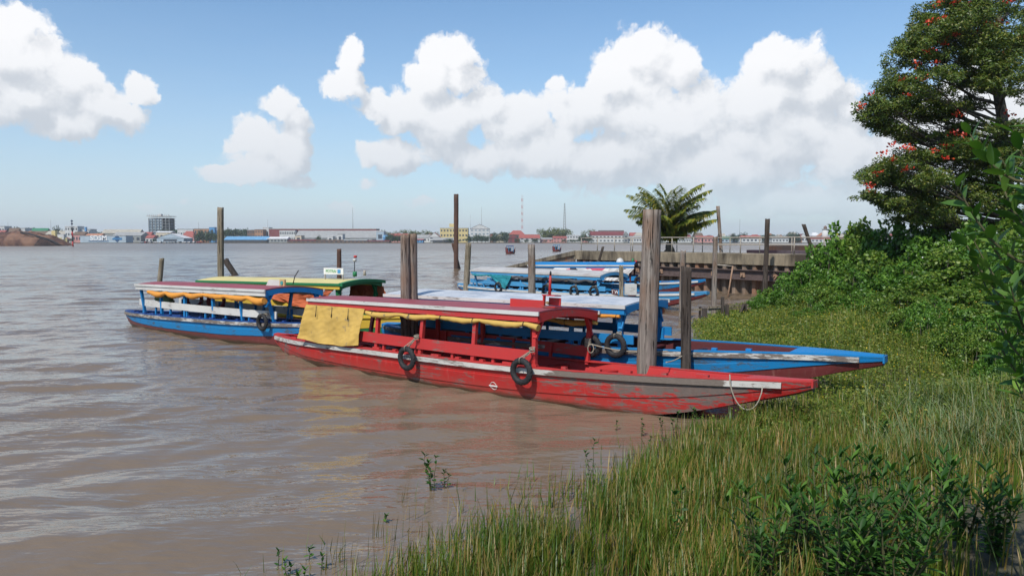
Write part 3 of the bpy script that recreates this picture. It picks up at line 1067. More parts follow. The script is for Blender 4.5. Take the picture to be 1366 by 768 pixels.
ar.sheet(rws, smooth=False, closed=True); ar.poly(rws[0]); ar.poly(rws[-1][::-1])
ar.build('roof_edge', GREEN, yel)
SIGNW = rough_mat('sign_white', (.6, .6, .57), (.72, .72, .7), 12)
MB().box((7.05, -.27, 1.98), (.86, .04, .21)).build('sign_board', SIGNW, yel)
for q in (6.66, 7.44):
    MB().bar((q, -.27, 1.66), (q, -.27, 1.9), .03, .03, up=(1, 0, 0)).build('sign_leg', GALV, yel)


def text(name, body, size, parent, loc, rot, mat, ext=.004, align='CENTER', offset=0.0):
    cu = bpy.data.curves.new(name, 'FONT')
    cu.body = body
    cu.size = size
    cu.extrude = ext
    cu.align_x = align
    cu.align_y = 'CENTER'
    cu.offset = offset
    cu.materials.append(mat)
    tmp = bpy.data.objects.new(name, cu)
    me = bpy.data.meshes.new_from_object(tmp)
    bpy.data.objects.remove(tmp)
    o = bpy.data.objects.new(name, me)
    COL.objects.link(o)
    o.parent = parent
    o.location = loc
    o.rotation_euler = rot
    return o


text('lettering', 'POTRAI', .135, yel, (6.95, -.30, 1.98), (math.pi / 2, 0, 0), rough_mat('sign_green', (.12, .36, .12), (.2, .45, .2), 20))
MB().box((7.30, -.297, 1.98), (.13, .012, .12)).build('sign_panel', LBLUE, yel)
MB().tube([(7.6, .1, 1.78), (7.62, .1, 2.1), (7.63, .1, 2.34)], .014, 6).build('mast', BLACK, yel)
MB().tube([(7.63, .1, 2.30), (7.63, .1, 2.39)], .06, 8).build('mast_lamp', WHITE, yel)
MB().tube([(7.66, .1, 2.42), (7.66, .1, 2.50)], .055, 8).build('mast_lamp', RED, yel)
MB().tube([(7.85, -.15, 1.82), (7.85, -.15, 1.98)], .07, 10).build('lamp_box', GREEN, yel)
MB().tube([(7.75, .45, 1.82), (7.75, .45, 2.0)], .045, 10).build('lamp_box', GALV, yel)

# --- pale blue boat farther out
D5 = (.688, -.725)
S5 = (-3.0, 42.6)
st_5 = dict(s=[0, 1, 2, 4, 7, 10, 12, 14, 15.3, 16.1], hb=[.12, .5, .78, 1.0, 1.1, 1.05, .9, .6, .3, .1],
            sheer=[.52, .5, .5, .5, .52, .55, .62, .72, .80, .86], keel=[.26, -.02, -.2, -.27, -.28, -.27, -.18, .08, .42, .72])
M_5 = dict(hull=LBLUE, bottom=MAROON, inside=MAROON_IN, gunwale=LBLUE, rail=WHITE, roof=GREY_ROOF, roof_edge=GREY_ROOF, fascia=LBLUE, post=LBLUE, board=LBLUE)
pale = boat('tent_boat', 'pale blue boat with grey roof and teal cloth, hung with four tyres', S5, D5, 16.1, st_5,
            roof=(2.2, 11.2, 1.38, 1.38, 1.02, .16), mats=M_5, board=(1.7, 11.4, .70, .70, .22), posts=[2.4, 4.2, 6.0, 7.8, 9.6, 11.0], split=.42)
rolled_tarp(pale, TARP_G, 4.6, 10.8, 1.38, 1.38, 1.02, -1, 21, r=.075, sag=.07, ties=False)
rolled_tarp(pale, TARP_T, 2.3, 4.6, 1.38, 1.38, 1.02, -1, 22, r=.06, sag=.06, ties=False)
curtain(pale, TARP_T, [(3.6, -1.09, 1.24), (5.5, -1.09, 1.22)], [(4.8, -1.10, .62), (5.05, -1.12, .50)], 23, .05, name='hanging_cloth')
MB().box((12.45, -.92, .70), (1.3, .03, .24)).build('name_board', MAROON_IN, pale)
MB().box((12.45, -.945, .70), (.55, .012, .22)).build('name_panel', LBLUE, pale)
LET = rough_mat('white_letter_paint', (.65, .63, .6), (.75, .73, .7), 20)
text('lettering', 'T.W', .22, pale, (12.0, -.942, .70), (math.pi / 2, 0, 0), LET)
text('lettering', 'I E', .22, pale, (12.93, -.942, .70), (math.pi / 2, 0, 0), LET)

# --- boat with blue roof at the jetty
D6 = (.958, -.285)
S6 = (-1.7, 43.8)
st_6 = dict(s=[0, 1, 2, 4, 6, 8, 10, 11.6, 12.6], hb=[.12, .5, .78, 1.0, 1.08, 1.0, .75, .38, .1],
            sheer=[.6, .58, .58, .58, .62, .66, .72, .8, .88], keel=[.26, -.02, -.2, -.27, -.28, -.25, -.1, .35, .72])
M_6 = dict(hull=BLUE_HULL, bottom=MAROON, inside=MAROON_IN, gunwale=BLUE, rail=WHITE, roof=BLUE, roof_edge=WHITE, fascia=BLUE, post=MAROON_IN, board=BLUE)
jb = boat('tent_boat', 'boat with blue roof and printed side cloth, moored nearest the jetty wall', S6, D6, 12.6, st_6,
          roof=(3.0, 8.9, 1.60, 1.64, 1.0, .14), mats=M_6, board=(2.6, 9.0, .80, .82, .24), posts=[3.1, 4.9, 6.8, 8.7], split=.45)
PRINT, t, b = new_mat('printed_cloth')
tc = t.n('ShaderNodeTexCoord')
vo = t.n('ShaderNodeTexVoronoi'); vo.inputs['Scale'].default_value = 2.4
t.put(vo.inputs['Vector'], t.v('MULTIPLY', tc.outputs['Object'], (1, .2, 1.2)))
cc = t.ramp(t.noise(vo.outputs['Color'], 2.5, 0).outputs[0], [(0, (.05, .04, .05)), (.38, (.55, .10, .14)), (.5, (.7, .66, .62)), (.62, (.72, .70, .68)), (.8, (.3, .10, .12))], 'CONSTANT')
t.put(b.inputs['Base Color'], cc); b.inputs['Roughness'].default_value = .8
curtain(jb, PRINT, [(3.05, -1.02, 1.48), (8.6, -1.02, 1.50)], [(3.05, -1.0, 1.18), (8.6, -1.0, 1.12)], 31, .03)
CLOTH = paint('white_cloth', (.6, .58, .56), .1, rough=.8, stretch=(1, 1, 1))
curtain(jb, CLOTH, [(7.6, -1.03, 1.5), (8.95, -1.03, 1.5)], [(7.3, -1.06, .84), (8.25, -1.06, .80)], 32, .04)
MB().tube([(8.0, .1, 1.72), (8.0, .1, 1.82), (8.0, .1, 1.95), (8.0, .1, 2.02)], [.22, .21, .16, .05], 12).build('roof_tank', WHITE, jb)
MB().tube([(8.7, .1, 1.72), (8.7, .1, 2.0)], .05, 8).build('lamp_box', GREEN, jb)
MB().tube([(8.85, 0, 1.84), (8.95, 0, 1.84)], .06, 10).build('side_lamp', RED, jb)

# --- tyres
aR = math.atan2(DR[1], DR[0])


def gun(root_loc, D, st, s, off=.11, dz=-.08):
    h = float(lin(st['s'], st['hb'], s)); z = float(lin(st['s'], st['sheer'], s))
    return local(root_loc, D, s, -(h + off), z + dz), local(root_loc, D, s, -(h - .08), z + .38)


for s, lab in ((6.55, 'black tyre hung amidships on the red boat'), (9.52, 'black tyre hung from the foremost post of the red boat')):
    p, q = gun(SR, DR, st_red, s, dz=-.05)
    q = local(SR, DR, s + .12, -(float(lin(st_red['s'], st_red['hb'], s)) - .06), .98)
    tyre(lab, p, aR, R0=.255, rope_to=q)
p, q = gun(SB, DB, st_blue, 7.75, dz=.08)
tyre('black tyre hung under the front roof post of the white roofed blue boat', p, math.atan2(DB[1], DB[0]), rope_to=local(SB, DB, 7.78, -1.0, 1.1))
p, q = gun(SB, DB, st_blue, 7.2, dz=.05)
tyre('black tyre half hidden behind the far front post of the red boat', p, math.atan2(DB[1], DB[0]) + .1, rope_to=local(SB, DB, 7.2, -1.0, 1.02), R0=.23)
p, q = gun(SL, DL, st_left, 9.7, dz=.02)
tyre('black tyre hung on the leftmost blue boat', p, math.atan2(DL[1], DL[0]), rope_to=local(SL, DL, 9.75, -.72, .92), R0=.25)
for s, w in ((4.5, 'beside the teal cloth'), (8.0, 'just right of the grey timber post'), (9.75, 'second from its front end'), (10.9, 'nearest its front end')):
    p, q = gun(S5, D5, st_5, s, dz=.08)
    tyre('tyre on the side of the pale blue boat ' + w, p, math.atan2(D5[1], D5[0]), rope_to=local(S5, D5, s, -(float(lin(st_5['s'], st_5['hb'], s)) - .03), .9), R0=.28)
for s, w in ((5.6, 'amidships'), (9.2, 'by the white cloth')):
    p, q = gun(S6, D6, st_6, s, dz=.12)
    tyre('tyre on the boat at the jetty, ' + w, p, math.atan2(D6[1], D6[0]), R0=.28, rope_to=local(S6, D6, s, -.98, 1.1))

# life ring and green bundle in the leftmost blue boat, weeds on the jetty
RINGM = rough_mat('maroon_ring', (.16, .02, .03), (.22, .04, .05), 12, rough=.5)
for k, s in enumerate((4.75, 3.55)):
    c_ = local(SL, DL, s, .72 - .1 * k, .95)
    rw = [Vector((.25 * math.cos(a_), 0, .25 * math.sin(a_))) for a_ in np.linspace(0, 2 * math.pi, 25)]
    o = MB().tube(rw, .065, 10, cap=False).build('life_ring', RINGM)
    o.location = c_; o.rotation_euler = (0, 0, .3 + .5 * k)
    tag(o, ['maroon life ring hanging amidships under the maroon roof', 'second maroon life ring nearer the stern under the maroon roof'][k], 'life ring')
bd_ = MB(); rws = []
for k in range(9):
    t_ = k / 8
    rws.append([(.5 * (t_ - .5) * 1.2, .16 * math.cos(a_) * (1 + .3 * mn.noise(Vector((k * .6, a_, 0)))), (.22 * math.sin(math.pi * t_) ** .6 + .02) * math.sin(a_) + .1 * mn.noise(Vector((k * .7, a_, 3)))) for a_ in np.linspace(0, 2 * math.pi, 11)[:-1]])
bd_.sheet(rws, closed=True)
o = bd_.build('cloth_bundle', rough_mat('green_cloth', (.10, .17, .06), (.25, .32, .16), 4)); o.location = local(SL, DL, 2.9, -.1, .95); o.rotation_euler = (0, .3, .2)
tag(o, 'crumpled green cloth bundle at the stern of the maroon roofed boat', 'bundle')
# --- ropes
p0 = local(SR, DR, 13.25, -.45, .83); p1 = local(SR, DR, 13.75, -.36, .72)
pts = [p0 + Vector((0, 0, .03))] + [p0.lerp(p1, t_) + Vector((-.02, -.05, -.44 * (1 - (2 * t_ - 1) ** 2) ** .6)) for t_ in np.linspace(.02, .98, 15)] + [p1]
tag(MB().tube(pts, .011, 6).build('rope', ROPE), 'pale rope looped over the bow of the red boat', 'rope')


def sagrope(a, b_, sag, label, r=.012):
    pts_ = [Vector(a).lerp(Vector(b_), t_) + Vector((0, 0, -sag * 4 * t_ * (1 - t_))) for t_ in np.linspace(0, 1, 14)]
    return tag(MB().tube(pts_, r, 6).build('rope', ROPE), label, 'rope')


fp = local(SR, DR, 9.62, .95, .90)
sagrope(fp, local(SB, DB, 8.9, -.85, .86), .10, 'slack rope from the red boat to the blue boat beside it')
kn = MB()
for k in range(6):
    kn.tube([fp + Vector((.06 * math.cos(a_), .06 * math.sin(a_), -.06 + .03 * k + .01 * math.sin(a_ * 3))) for a_ in np.linspace(0, 6.28, 10)], .013, 5, cap=False)
kn.tube([fp + Vector((.05 + .06 * math.cos(a_), -.08, -.10 + .09 * math.sin(a_))) for a_ in np.linspace(0, 6.28, 12)], .011, 5, cap=False)
tag(kn.build('rope_knot', ROPE), 'knotted rope coil around the far front post of the red boat', 'rope')
sagrope(local(SR, DR, 11.6, .55, .76), local(SB, DB, 9.2, -.8, .88), .05, 'short rope tying the red boat to the timber post')
sagrope(local(S5, D5, 6.2, -1.02, .9), local(S5, D5, 7.6, -1.12, .45), .02, 'thin line slanting down the side of the pale blue boat')

# ------------------------------------------------------------------ mooring posts


def post(label, px, ytop, Y, wpx, base_z=-.4, lean_px=0, mat=WOOD, jag=.08, name='mooring_post', ybase=None, seed=1, square=False, group=None, taper=1.08, top=None):
    """px = centre at the top, lean_px = how far the foot is moved sideways (photo pixels)"""
    T = at_y(px, ytop, Y)
    B = at_y(px + lean_px, 384, Y)
    r = wpx * Y / 2000.0
    base = Vector((B.x, Y, base_z))
    Hh = T.z - base_z
    root_loc = base
    n, rows_n = (28, 34) if r > .06 and Y < 35 else (14, 16)
    rows = []
    for k in range(rows_n):
        t_ = k / (rows_n - 1)
        cx, cy = (T.x - B.x) * t_, .012 * math.sin(t_ * 5 + seed)
        row = []
        for j in range(n):
            a_ = 2 * math.pi * j / n
            ca, sa = math.cos(a_), math.sin(a_)
            rr = r * (taper + (1 - taper) * t_)
            if square:
                rr *= min(1 / max(abs(ca), 1e-3), 1 / max(abs(sa), 1e-3)) ** .8 * .86
            g_ = mn.noise(Vector((ca * 2.6 + seed, sa * 2.6, t_ * Hh * .35)))
            g2 = mn.noise(Vector((ca * 7 + seed, sa * 7, t_ * Hh * 1.1)))
            rr *= 1 + .10 * g_ + .07 * g2
            z_ = Hh * t_
            if k == rows_n - 1:
                z_ += jag * mn.noise(Vector((ca * 1.8 + seed * 3.1, sa * 1.8, 4)))
            row.append((cx + rr * ca, cy + rr * sa, z_))
        rows.append(row)
    mb = MB().sheet(rows, smooth=True, closed=True)
    top_c = len(mb.v)
    mb.v.append(((T.x - B.x), 0, Hh - .02))
    b0 = top_c - n
    for j in range(n):
        mb.f.append((b0 + j, b0 + (j + 1) % n, top_c)); mb.mi.append(0); mb.sm.append(False)
    o = mb.build(name, mat)
    o.location = root_loc
    return tag(o, label, 'post', group)


GP = 'timber mooring posts standing in the river'
post('thickest grey timber post, in front of the jetty between the two front boats', 870, 280, 14.40, 24, lean_px=-8, seed=2, jag=.02, taper=1.12, group=GP)
post('dark split timber post beside the bow of the red boat', 915.5, 357, 14.22, 14, lean_px=2, mat=WOOD_DK, seed=5, jag=.10, square=True, taper=1.1, group=GP)
post('left half of the double timber post behind the red boat roof', 540.5, 313, 18.3, 12, seed=8, jag=.03, group=GP, mat=WOOD)
post('right half of the double timber post behind the red boat roof', 550.5, 312, 18.4, 12, seed=11, jag=.03, group=GP, mat=WOOD)
post('tall slim grey post rising behind the maroon roofed boat', 294, 277, 30, 8, lean_px=0, seed=14, mat=WOOD_PALE, square=True, jag=.05, taper=1.02, group=GP)
post('short leaning stub post left of the tall slim post', 216, 344.5, 42, 6, lean_px=-6, seed=17, mat=WOOD_PALE, jag=.1, group=GP)
post('short dark rusty post in the river behind the yellow roof', 452.5, 332, 52, 6, seed=19, mat=RUST, jag=.05, group=GP)
post('tall rust brown steel pile standing in mid river', 608.5, 259, 78, 7, seed=21, mat=RUST, square=True, jag=.02, taper=1.0, group=GP)
post('post with pale flaking top at the stern of the pale blue boat', 625, 324, 41.2, 7.5, lean_px=-4, seed=23, mat=WOOD_PALE, jag=.1, group=GP)
post('grey timber post before the middle of the pale blue boat', 709, 326, 35, 9.5, lean_px=1, seed=25, mat=WOOD, jag=.06, group=GP)
post('pale sawn post beside the front of the pale blue boat', 828.5, 355, 29.6, 6, lean_px=1, seed=27, mat=WOOD_PALE, square=True, jag=.08, group=GP)
post('thin dark post just behind the split timber post', 911.5, 335, 28, 7, lean_px=-2, seed=29, mat=WOOD, jag=.08, group=GP)
post('square grey post standing before the jetty, right of the split one', 954.5, 316, 29, 6.5, lean_px=-2, seed=31, mat=WOOD, square=True, jag=.04, group=GP)
post('dark post against the jetty wall, in the middle of its railing', 1024, 292, 39.0, 6.5, lean_px=-4, base_z=-.3, seed=33, mat=WOOD_DK, square=True, jag=.05, group=GP)
post('leaning post at the right end of the railing', 1072, 299, 44, 5.5, lean_px=22, base_z=1.0, seed=35, mat=WOOD_DK, square=True, jag=.04, group=GP)
post('leaning brown post touching the palm fronds', 957.5, 275, 51, 5, lean_px=6, base_z=1.0, seed=37, mat=WOOD, square=True, jag=.04, group=GP)
post('broken leaning stump beside the tall slim post', 300, 346, 64, 9, lean_px=18, seed=39, mat=WOOD_DK, jag=.3, group=GP)
post('low stump leaning at the foot of the steel pile', 604, 325, 78.6, 4, lean_px=10, seed=41, mat=RUST, jag=.2, group=GP)
post('black broken timber leaning on the jetty cap beam', 804.5, 329, 47.5, 4, lean_px=-12, base_z=.6, seed=43, mat=WOOD_DK, jag=.05, square=True, group=GP)

# name plates / navigation box at post by the pale boat
wb = MB().box((0, 0, 0), (.45, .25, .42))
o = wb.build('white_box', WHITE); p = at_y(841, 386, 29.4); o.location = p
tag(o, 'white box on the bow of the pale blue boat beside the sawn post', 'box')

# broken little dock in front of the bushes
dk = thing('broken_dock', 'broken timber dock with stumps at the edge of the weeds', 'dock', tuple(on_z(963, 424)))
dl = dk.location
def dpt(px, py, Y):
    return at_y(px, py, Y) - Vector(dl)
for px, yt, Y, w in ((934, 409, 28.9, .09), (940, 411, 28.2, .16), (964, 396, 28.6, .11), (970, 406, 28.0, .12), (993, 405, 28.6, .16)):
    a_ = dpt(px, yt, Y); MB().bar((a_.x, a_.y, -.3), tuple(a_), w, w * .8, up=(0, 1, 0)).build('post', WOOD_DK, dk)
for p_, q_ in (((926, 413), (1002, 411)), ((945, 410), (998, 407))):
    MB().bar(dpt(*p_, 28.5), dpt(*q_, 28.9), .05, .07).build('beam', WOOD_PALE, dk)
MB().bar(dpt(985, 424, 28), dpt(992, 407, 28.5), .09, .09).build('brace', WOOD_DK, dk)
rp = thing('pipe_frame', 'rusty slanting pipe with cross bar before the jetty wall', 'pipe', tuple(on_z(972, 396)))
dl = rp.location
MB().tube([dpt(977.5, 355, 40.5), dpt(971, 396, 40)], .045, 6).build('pipe', RUST_LT, rp)
MB().tube([dpt(955, 353, 40.6), dpt(977, 355, 40.5)], .04, 6).build('cross_bar', GALV, rp)

# ------------------------------------------------------------------ jetty
WA, WB_ = Vector((4.8, 54, 0)), Vector((15.6, 39, 0))
wd = (WB_ - WA).normalized()
wn = Vector((wd.y, -wd.x, 0))            # towards the camera side
if wn.dot(Vector((0, -1, 0))) < 0: wn = -wn
WEND = WA + wd * 30
ZT = 2.26
jt = thing('concrete_jetty', 'old jetty with concrete cap beam, steel sheet piles and pipe railing', 'jetty', tuple(WA))
def jl(s, o_, z):
    return wd * s + wn * o_ + Vector((0, 0, z))
Lw = 30
cap = MB(); rws = []
for s in np.linspace(-.2, Lw, 70):
    a_ = .02 * mn.noise(Vector((s, 0, 0)))
    rws.append([jl(s, .28 + a_, ZT - .62), jl(s, .30 + a_, ZT - .03), jl(s, .24, ZT + a_), jl(s, -.5, ZT), jl(s, -.5, ZT - .62)])
cap.sheet(rws, smooth=False, closed=True); cap.poly(rws[0]); cap.poly(rws[-1][::-1])
cap.build('cap_beam', CONC, jt)
pl = MB(); r0, r1 = [], []
s = 0.0; k = 0
prof = [(0, 0), (.22, 0), (.34, -.3), (.56, -.3), (.68, 0)]
while s < Lw:
    for (ds, o_) in prof[:-1]:
        r0.append(jl(s + ds, o_ + .18, -.6)); r1.append(jl(s + ds, o_ + .18, ZT - .6))
    s += .68
pl.sheet([r0, r1], smooth=False)
pl.build('sheet_pile_wall', PILE, jt)
wl = MB()
wl.bar(jl(0, .36, 1.08), jl(Lw, .36, 1.08), .05, .50)
wl.bar(jl(0, .44, 1.34), jl(Lw, .44, 1.34), .22, .04)
wl.bar(jl(0, .44, .82), jl(Lw, .44, .82), .22, .04)
wl.build('waler_beam', WALER, jt)
for k, s in enumerate(np.arange(2.2, 24, 2.05)):
    bp = MB()
    M_ = Matrix((wd, wn, Vector((0, 0, 1)))).transposed()
    if k % 3 == 1:
        M_ = M_ @ Matrix.Rotation(R(45), 3, 'Y')
    bp.box(jl(s, .42, 1.08), (.30, .05, .30), M_); bp.box(jl(s, .48, 1.08), (.1, .08, .1), M_)
    bp.build('anchor_plate', RUST_LT, jt)
MB().sheet([[jl(0, -.45, ZT - .08), jl(Lw, -.45, ZT - .08)], [jl(0, -5.5, ZT - .08), jl(Lw, -5.5, ZT - .08)], [jl(0, -5.5, -.5), jl(Lw, -5.5, -.5)]], smooth=False).build('deck', CONC, jt)
MB().quad(jl(0, .1, -.5), jl(0, -5.5, -.5), jl(0, -5.5, ZT - .08), jl(0, .1, ZT - .08)).build('end_wall', CONC, jt)
rp_ = MB()
for z_, r_ in ((.90, .036), (.48, .028)):
    rp_ = MB().tube([jl(s, -.1 + .02 * math.sin(s), ZT + z_ + .015 * math.sin(s * .9)) for s in np.linspace(.1, Lw, 40)], r_, 6)
    rp_.build('rail', GALV, jt)
for s in np.arange(.15, Lw, 1.72):
    MB().tube([jl(s, -.1, ZT - .02), jl(s + .02, -.1, ZT + .9)], .033, 6).build('rail_post', GALV, jt)
for z_ in (.90, .48):
    MB().tube([jl(-.0, -5.2, ZT + z_), jl(14, -5.2, ZT + z_)], .03, 6).build('rail', GALV, jt)
for s in np.arange(0, 14.1, 2.3):
    MB().tube([jl(s, -5.2, ZT - .1), jl(s, -5.2, ZT + .9)], .03, 6).build('rail_post', GALV, jt)
# bent pipe on the face
MB().tube([jl(18.2, -.1, ZT + .5), jl(19.3, .4, ZT - .25), jl(19.5, .5, ZT - .5), jl(19.5, .5, ZT - 1.2)], .035, 6).build('bent_pipe', RUST, jt)
# sunken wing wall sliding into the water
wg = thing('collapsed_wall', 'collapsed concrete wall section sloping down into the river left of the jetty', 'wall', tuple(WA))
E = Vector((-1.1, 82, 0)) - WA
mb = MB()
n_ = 14
rws = []
for k in range(n_ + 1):
    t_ = k / n_
    zt = ZT * (1 - t_) - .05 * t_
    c_ = E * t_
    rws.append([c_ + Vector((-.35, -.2, zt - .32)), c_ + Vector((-.35, -.2, zt)), c_ + Vector((.45, .3, zt)), c_ + Vector((.45, .3, zt - .32))])
mb.sheet(rws, smooth=False, closed=True); mb.poly(rws[0]); mb.poly(rws[-1][::-1])
mb.build('cap_beam', CONC, wg)
MB().sheet([[r_[0] + Vector((.12, 0, 0)) for r_ in rws], [Vector((r_[0].x + .12, r_[0].y, -.5)) for r_ in rws]], smooth=False).build('sheet_pile_wall', PILE, wg)
# purple-brown barge behind the railing
bg_ = thing('barge', 'dark purple brown barge lying behind the jetty railing', 'barge', tuple(WA + wd * 9 - wn * 9))
_m = Matrix((wd, wn, Vector((0, 0, 1)))).transposed()
BG = rough_mat('barge_paint', (.035, .02, .03), (.07, .045, .06), 1.2, c3=(.16, .13, .14))
hm_ = MB(); rws = []
for s in np.linspace(0, 14, 15):
    e = .5 * max(0, 1 - s / 2) + .5 * max(0, (s - 12) / 2)
    rws.append([wd * s + wn * (2 - e) + Vector((0, 0, -.5)), wd * s + wn * (2.3 - e) + Vector((0, 0, 2.35)), wd * s - wn * (2.3 - e) + Vector((0, 0, 2.35)), wd * s - wn * (2 - e) + Vector((0, 0, -.5))])
hm_.sheet(rws, smooth=False, closed=True); hm_.poly(rws[0]); hm_.poly(rws[-1][::-1])
hm_.build('hull', BG, bg_)
MB().bar(wd * 1.5 + Vector((0, 0, 2.5)), wd * 12.5 + Vector((0, 0, 2.5)), 3.0, .3).build('hatch_cover', RUST, bg_)

# ------------------------------------------------------------------ far town
FY = 745.0


def fx(px, Y=FY):
    return at_y(px, 320.5, Y).x


def fz(py, Y=FY):
    return at_y(683, py, Y).z


def fmat(name, c, rough=.8):
    return rough_mat(name, tuple(q * .82 for q in c), tuple(min(1, q * 1.12) for q in c), .35, rough=rough, bs=0)


FC = dict(white=fmat('far_white_wall', (.52, .52, .50)), cream=fmat('far_cream_wall', (.50, .44, .33)), grey=fmat('far_grey_wall', (.26, .27, .26)), yellow=fmat('far_yellow_wall', (.55, .44, .20)),
          orange=fmat('far_orange_wall', (.36, .20, .12)), pink=fmat('far_pink_wall', (.50, .25, .22)), blue=fmat('far_blue_wall', (.10, .28, .50)), brown=fmat('far_brown_wall', (.17, .11, .08)),
          green=fmat('far_green_wall', (.12, .28, .17)), maroon=fmat('far_maroon_wall', (.20, .06, .06)), paleblue=fmat('far_pale_blue_wall', (.33, .40, .45)), dark=fmat('far_dark_wall', (.07, .07, .07)))
RC = dict(red=fmat('far_red_roof', (.30, .085, .07)), grey=fmat('far_grey_roof', (.30, .30, .29)), white=fmat('far_white_roof', (.60, .60, .60)), green=fmat('far_green_roof', (.03, .17, .09)),
          blue=fmat('far_blue_roof', (.13, .30, .48)), maroon=fmat('far_maroon_roof', (.17, .04, .04)), brown=fmat('far_brown_roof', (.14, .09, .06)), orange=fmat('far_orange_roof', (.42, .19, .11)), tan=fmat('far_tan_roof', (.36, .33, .27)))
FW = fmat('far_window_glass', (.05, .06, .075), .3)
FWP = fmat('far_pale_window', (.2, .26, .30), .3)


def house(name, label, px0, px1, ptop, wall, roof='grey', style='gable', Y=FY, depth=12, win=(3, 1), eave=.3, pbase=None, cat='building', winmat=None, group=None, wz=None):
    """front wall seen between px0 and px1; ptop = photo row of the roof's top"""
    x0, x1, zt = fx(px0, Y), fx(px1, Y), fz(ptop, Y)
    w = x1 - x0
    root = thing(name, label, cat, ((x0 + x1) / 2, Y, .6), 0, group)
    H = zt - .6
    rh = H * eave if style != 'flat' else min(.5, H * .08)
    hw_ = H - rh
    MB().box((0, depth / 2, hw_ / 2), (w, depth, hw_)).build('wall', FC[wall], root)
    rb = MB()
    ov = .4
    if style == 'gable':      # ridge along x, slope to the viewer
        a_ = [(-w / 2 - ov, -ov, hw_), (w / 2 + ov, -ov, hw_), (w / 2 + ov, depth + ov, hw_), (-w / 2 - ov, depth + ov, hw_)]
        r1_, r2_ = (-w / 2 - ov, depth / 2, H), (w / 2 + ov, depth / 2, H)
        rb.poly([a_[0], a_[1], r2_, r1_]); rb.poly([a_[2], a_[3], r1_, r2_]); rb.poly([a_[1], a_[2], r2_]); rb.poly([a_[3], a_[0], r1_]); rb.poly(a_[::-1])
    elif style == 'front':    # gable end to the viewer
        a_ = [(-w / 2 - ov, -ov, hw_), (w / 2 + ov, -ov, hw_), (w / 2 + ov, depth + ov, hw_), (-w / 2 - ov, depth + ov, hw_)]
        r1_, r2_ = (0, -ov, H), (0, depth + ov, H)
        rb.poly([a_[1], a_[2], r2_, r1_]); rb.poly([a_[3], a_[0], r1_, r2_]); rb.poly(a_[::-1]); rb.poly([a_[2], a_[3], r2_])
        MB().poly([(-w / 2 + .1, -.15, hw_), (w / 2 - .1, -.15, hw_), (0, -.15, H - .4)]).build('gable_wall', FC[wall], root)
    elif style == 'hip':
        a_ = [(-w / 2 - ov, -ov, hw_), (w / 2 + ov, -ov, hw_), (w / 2 + ov, depth + ov, hw_), (-w / 2 - ov, depth + ov, hw_)]
        r1_, r2_ = (-w / 4, depth / 2, H), (w / 4, depth / 2, H)
        rb.poly([a_[0], a_[1], r2_, r1_]); rb.poly([a_[2], a_[3], r1_, r2_]); rb.poly([a_[1], a_[2], r2_]); rb.poly([a_[3], a_[0], r1_]); rb.poly(a_[::-1])
    else:
        rb.box((0, depth / 2, H - rh / 2), (w + .5, depth + .5, rh))
    rb.build('roof', RC[roof], root)
    nxw, nyw = win
    for j in range(nyw):
        for i in range(nxw):
            ww, hh = w / nxw * .5, hw_ / nyw * .38
            cx = -w / 2 + w * (i + .5) / nxw
            cz = hw_ * (j + .55) / nyw
            MB().box((cx, -.04, cz), (ww, .12, hh)).build('window', winmat or FW, root)
    return root


# named buildings, left to right
house('house', 'white house with flat dark roof at the left edge of the far shore', -4, 6.5, 301.5, 'white', 'grey', 'flat', Y=800, win=(3, 2))
house('house', 'low brick orange house beside the rusty wreck', -6, 4, 307, 'orange', 'red', Y=780, win=(2, 1))
house('house', 'house with brown roof above the wreck on the far shore', 7, 22, 304, 'grey', 'brown', 'gable', Y=800, win=(4, 1), eave=.5)
house('house', 'pale house between the brown roof and the green roof', 21, 34, 304, 'white', 'grey', 'flat', Y=815, win=(4, 1))
house('warehouse', 'warehouse with dark green roof behind the wreck', 40, 61, 304.2, 'paleblue', 'green', 'gable', Y=800, win=(5, 1), eave=.42)
house('shed', 'green walled shed with brown roof behind the wreck', 37, 60, 308, 'green', 'brown', 'gable', Y=770, win=(5, 1))
house('house', 'white two storey house right of the green roofed warehouse', 61, 72, 308, 'white', 'tan', 'gable', Y=770, win=(4, 2))
house('house', 'white house with tan roof left of the white office block', 76, 88, 307.5, 'white', 'tan', 'gable', Y=790, win=(3, 1))
house('office_block', 'white flat roofed office block behind the red and black marker', 87, 104, 301.5, 'white', 'white', 'flat', Y=780, win=(5, 3))
house('office_block', 'low white block with grey roof beside the small blue tower', 103, 121, 305.5, 'white', 'grey', 'flat', Y=785, win=(5, 1))
house('tower', 'small bright blue tower on the far shore', 113.3, 115.4, 302.8, 'blue', 'blue', 'flat', Y=780, win=(1, 1), depth=2, cat='tower')
house('shed', 'pink walled shed left of the lettered shed', 97, 112, 309, 'pink', 'brown', 'gable', Y=765, win=(4, 1))
house('shed', 'low rusty brown shed behind the lettered shed', 108, 134, 311.5, 'brown', 'orange', 'gable', Y=765, win=(5, 1), eave=.25)
house('hangar', 'large hangar with tan roof behind the lettered shed', 136, 186, 305.8, 'grey', 'tan', 'gable', Y=800, win=(8, 1), eave=.3)
house('hangar', 'silver grey hangar hall right of the lettered shed', 150, 188, 309.5, 'grey', 'grey', 'gable', Y=772, win=(5, 1), eave=.35, depth=20)
sd = house('shed', 'long pale green shed with SDSM in big white letters', 107, 168, 314, 'paleblue', 'grey', 'flat', Y=744, win=(0, 0), depth=14)
_w = fx(168, 744) - fx(107, 744)
SDB = fmat('sign_dark_blue', (.02, .07, .16)); SDW = fmat('sign_letters_white', (.72, .72, .72)); SDM = fmat('sign_mid_blue', (.03, .16, .34))
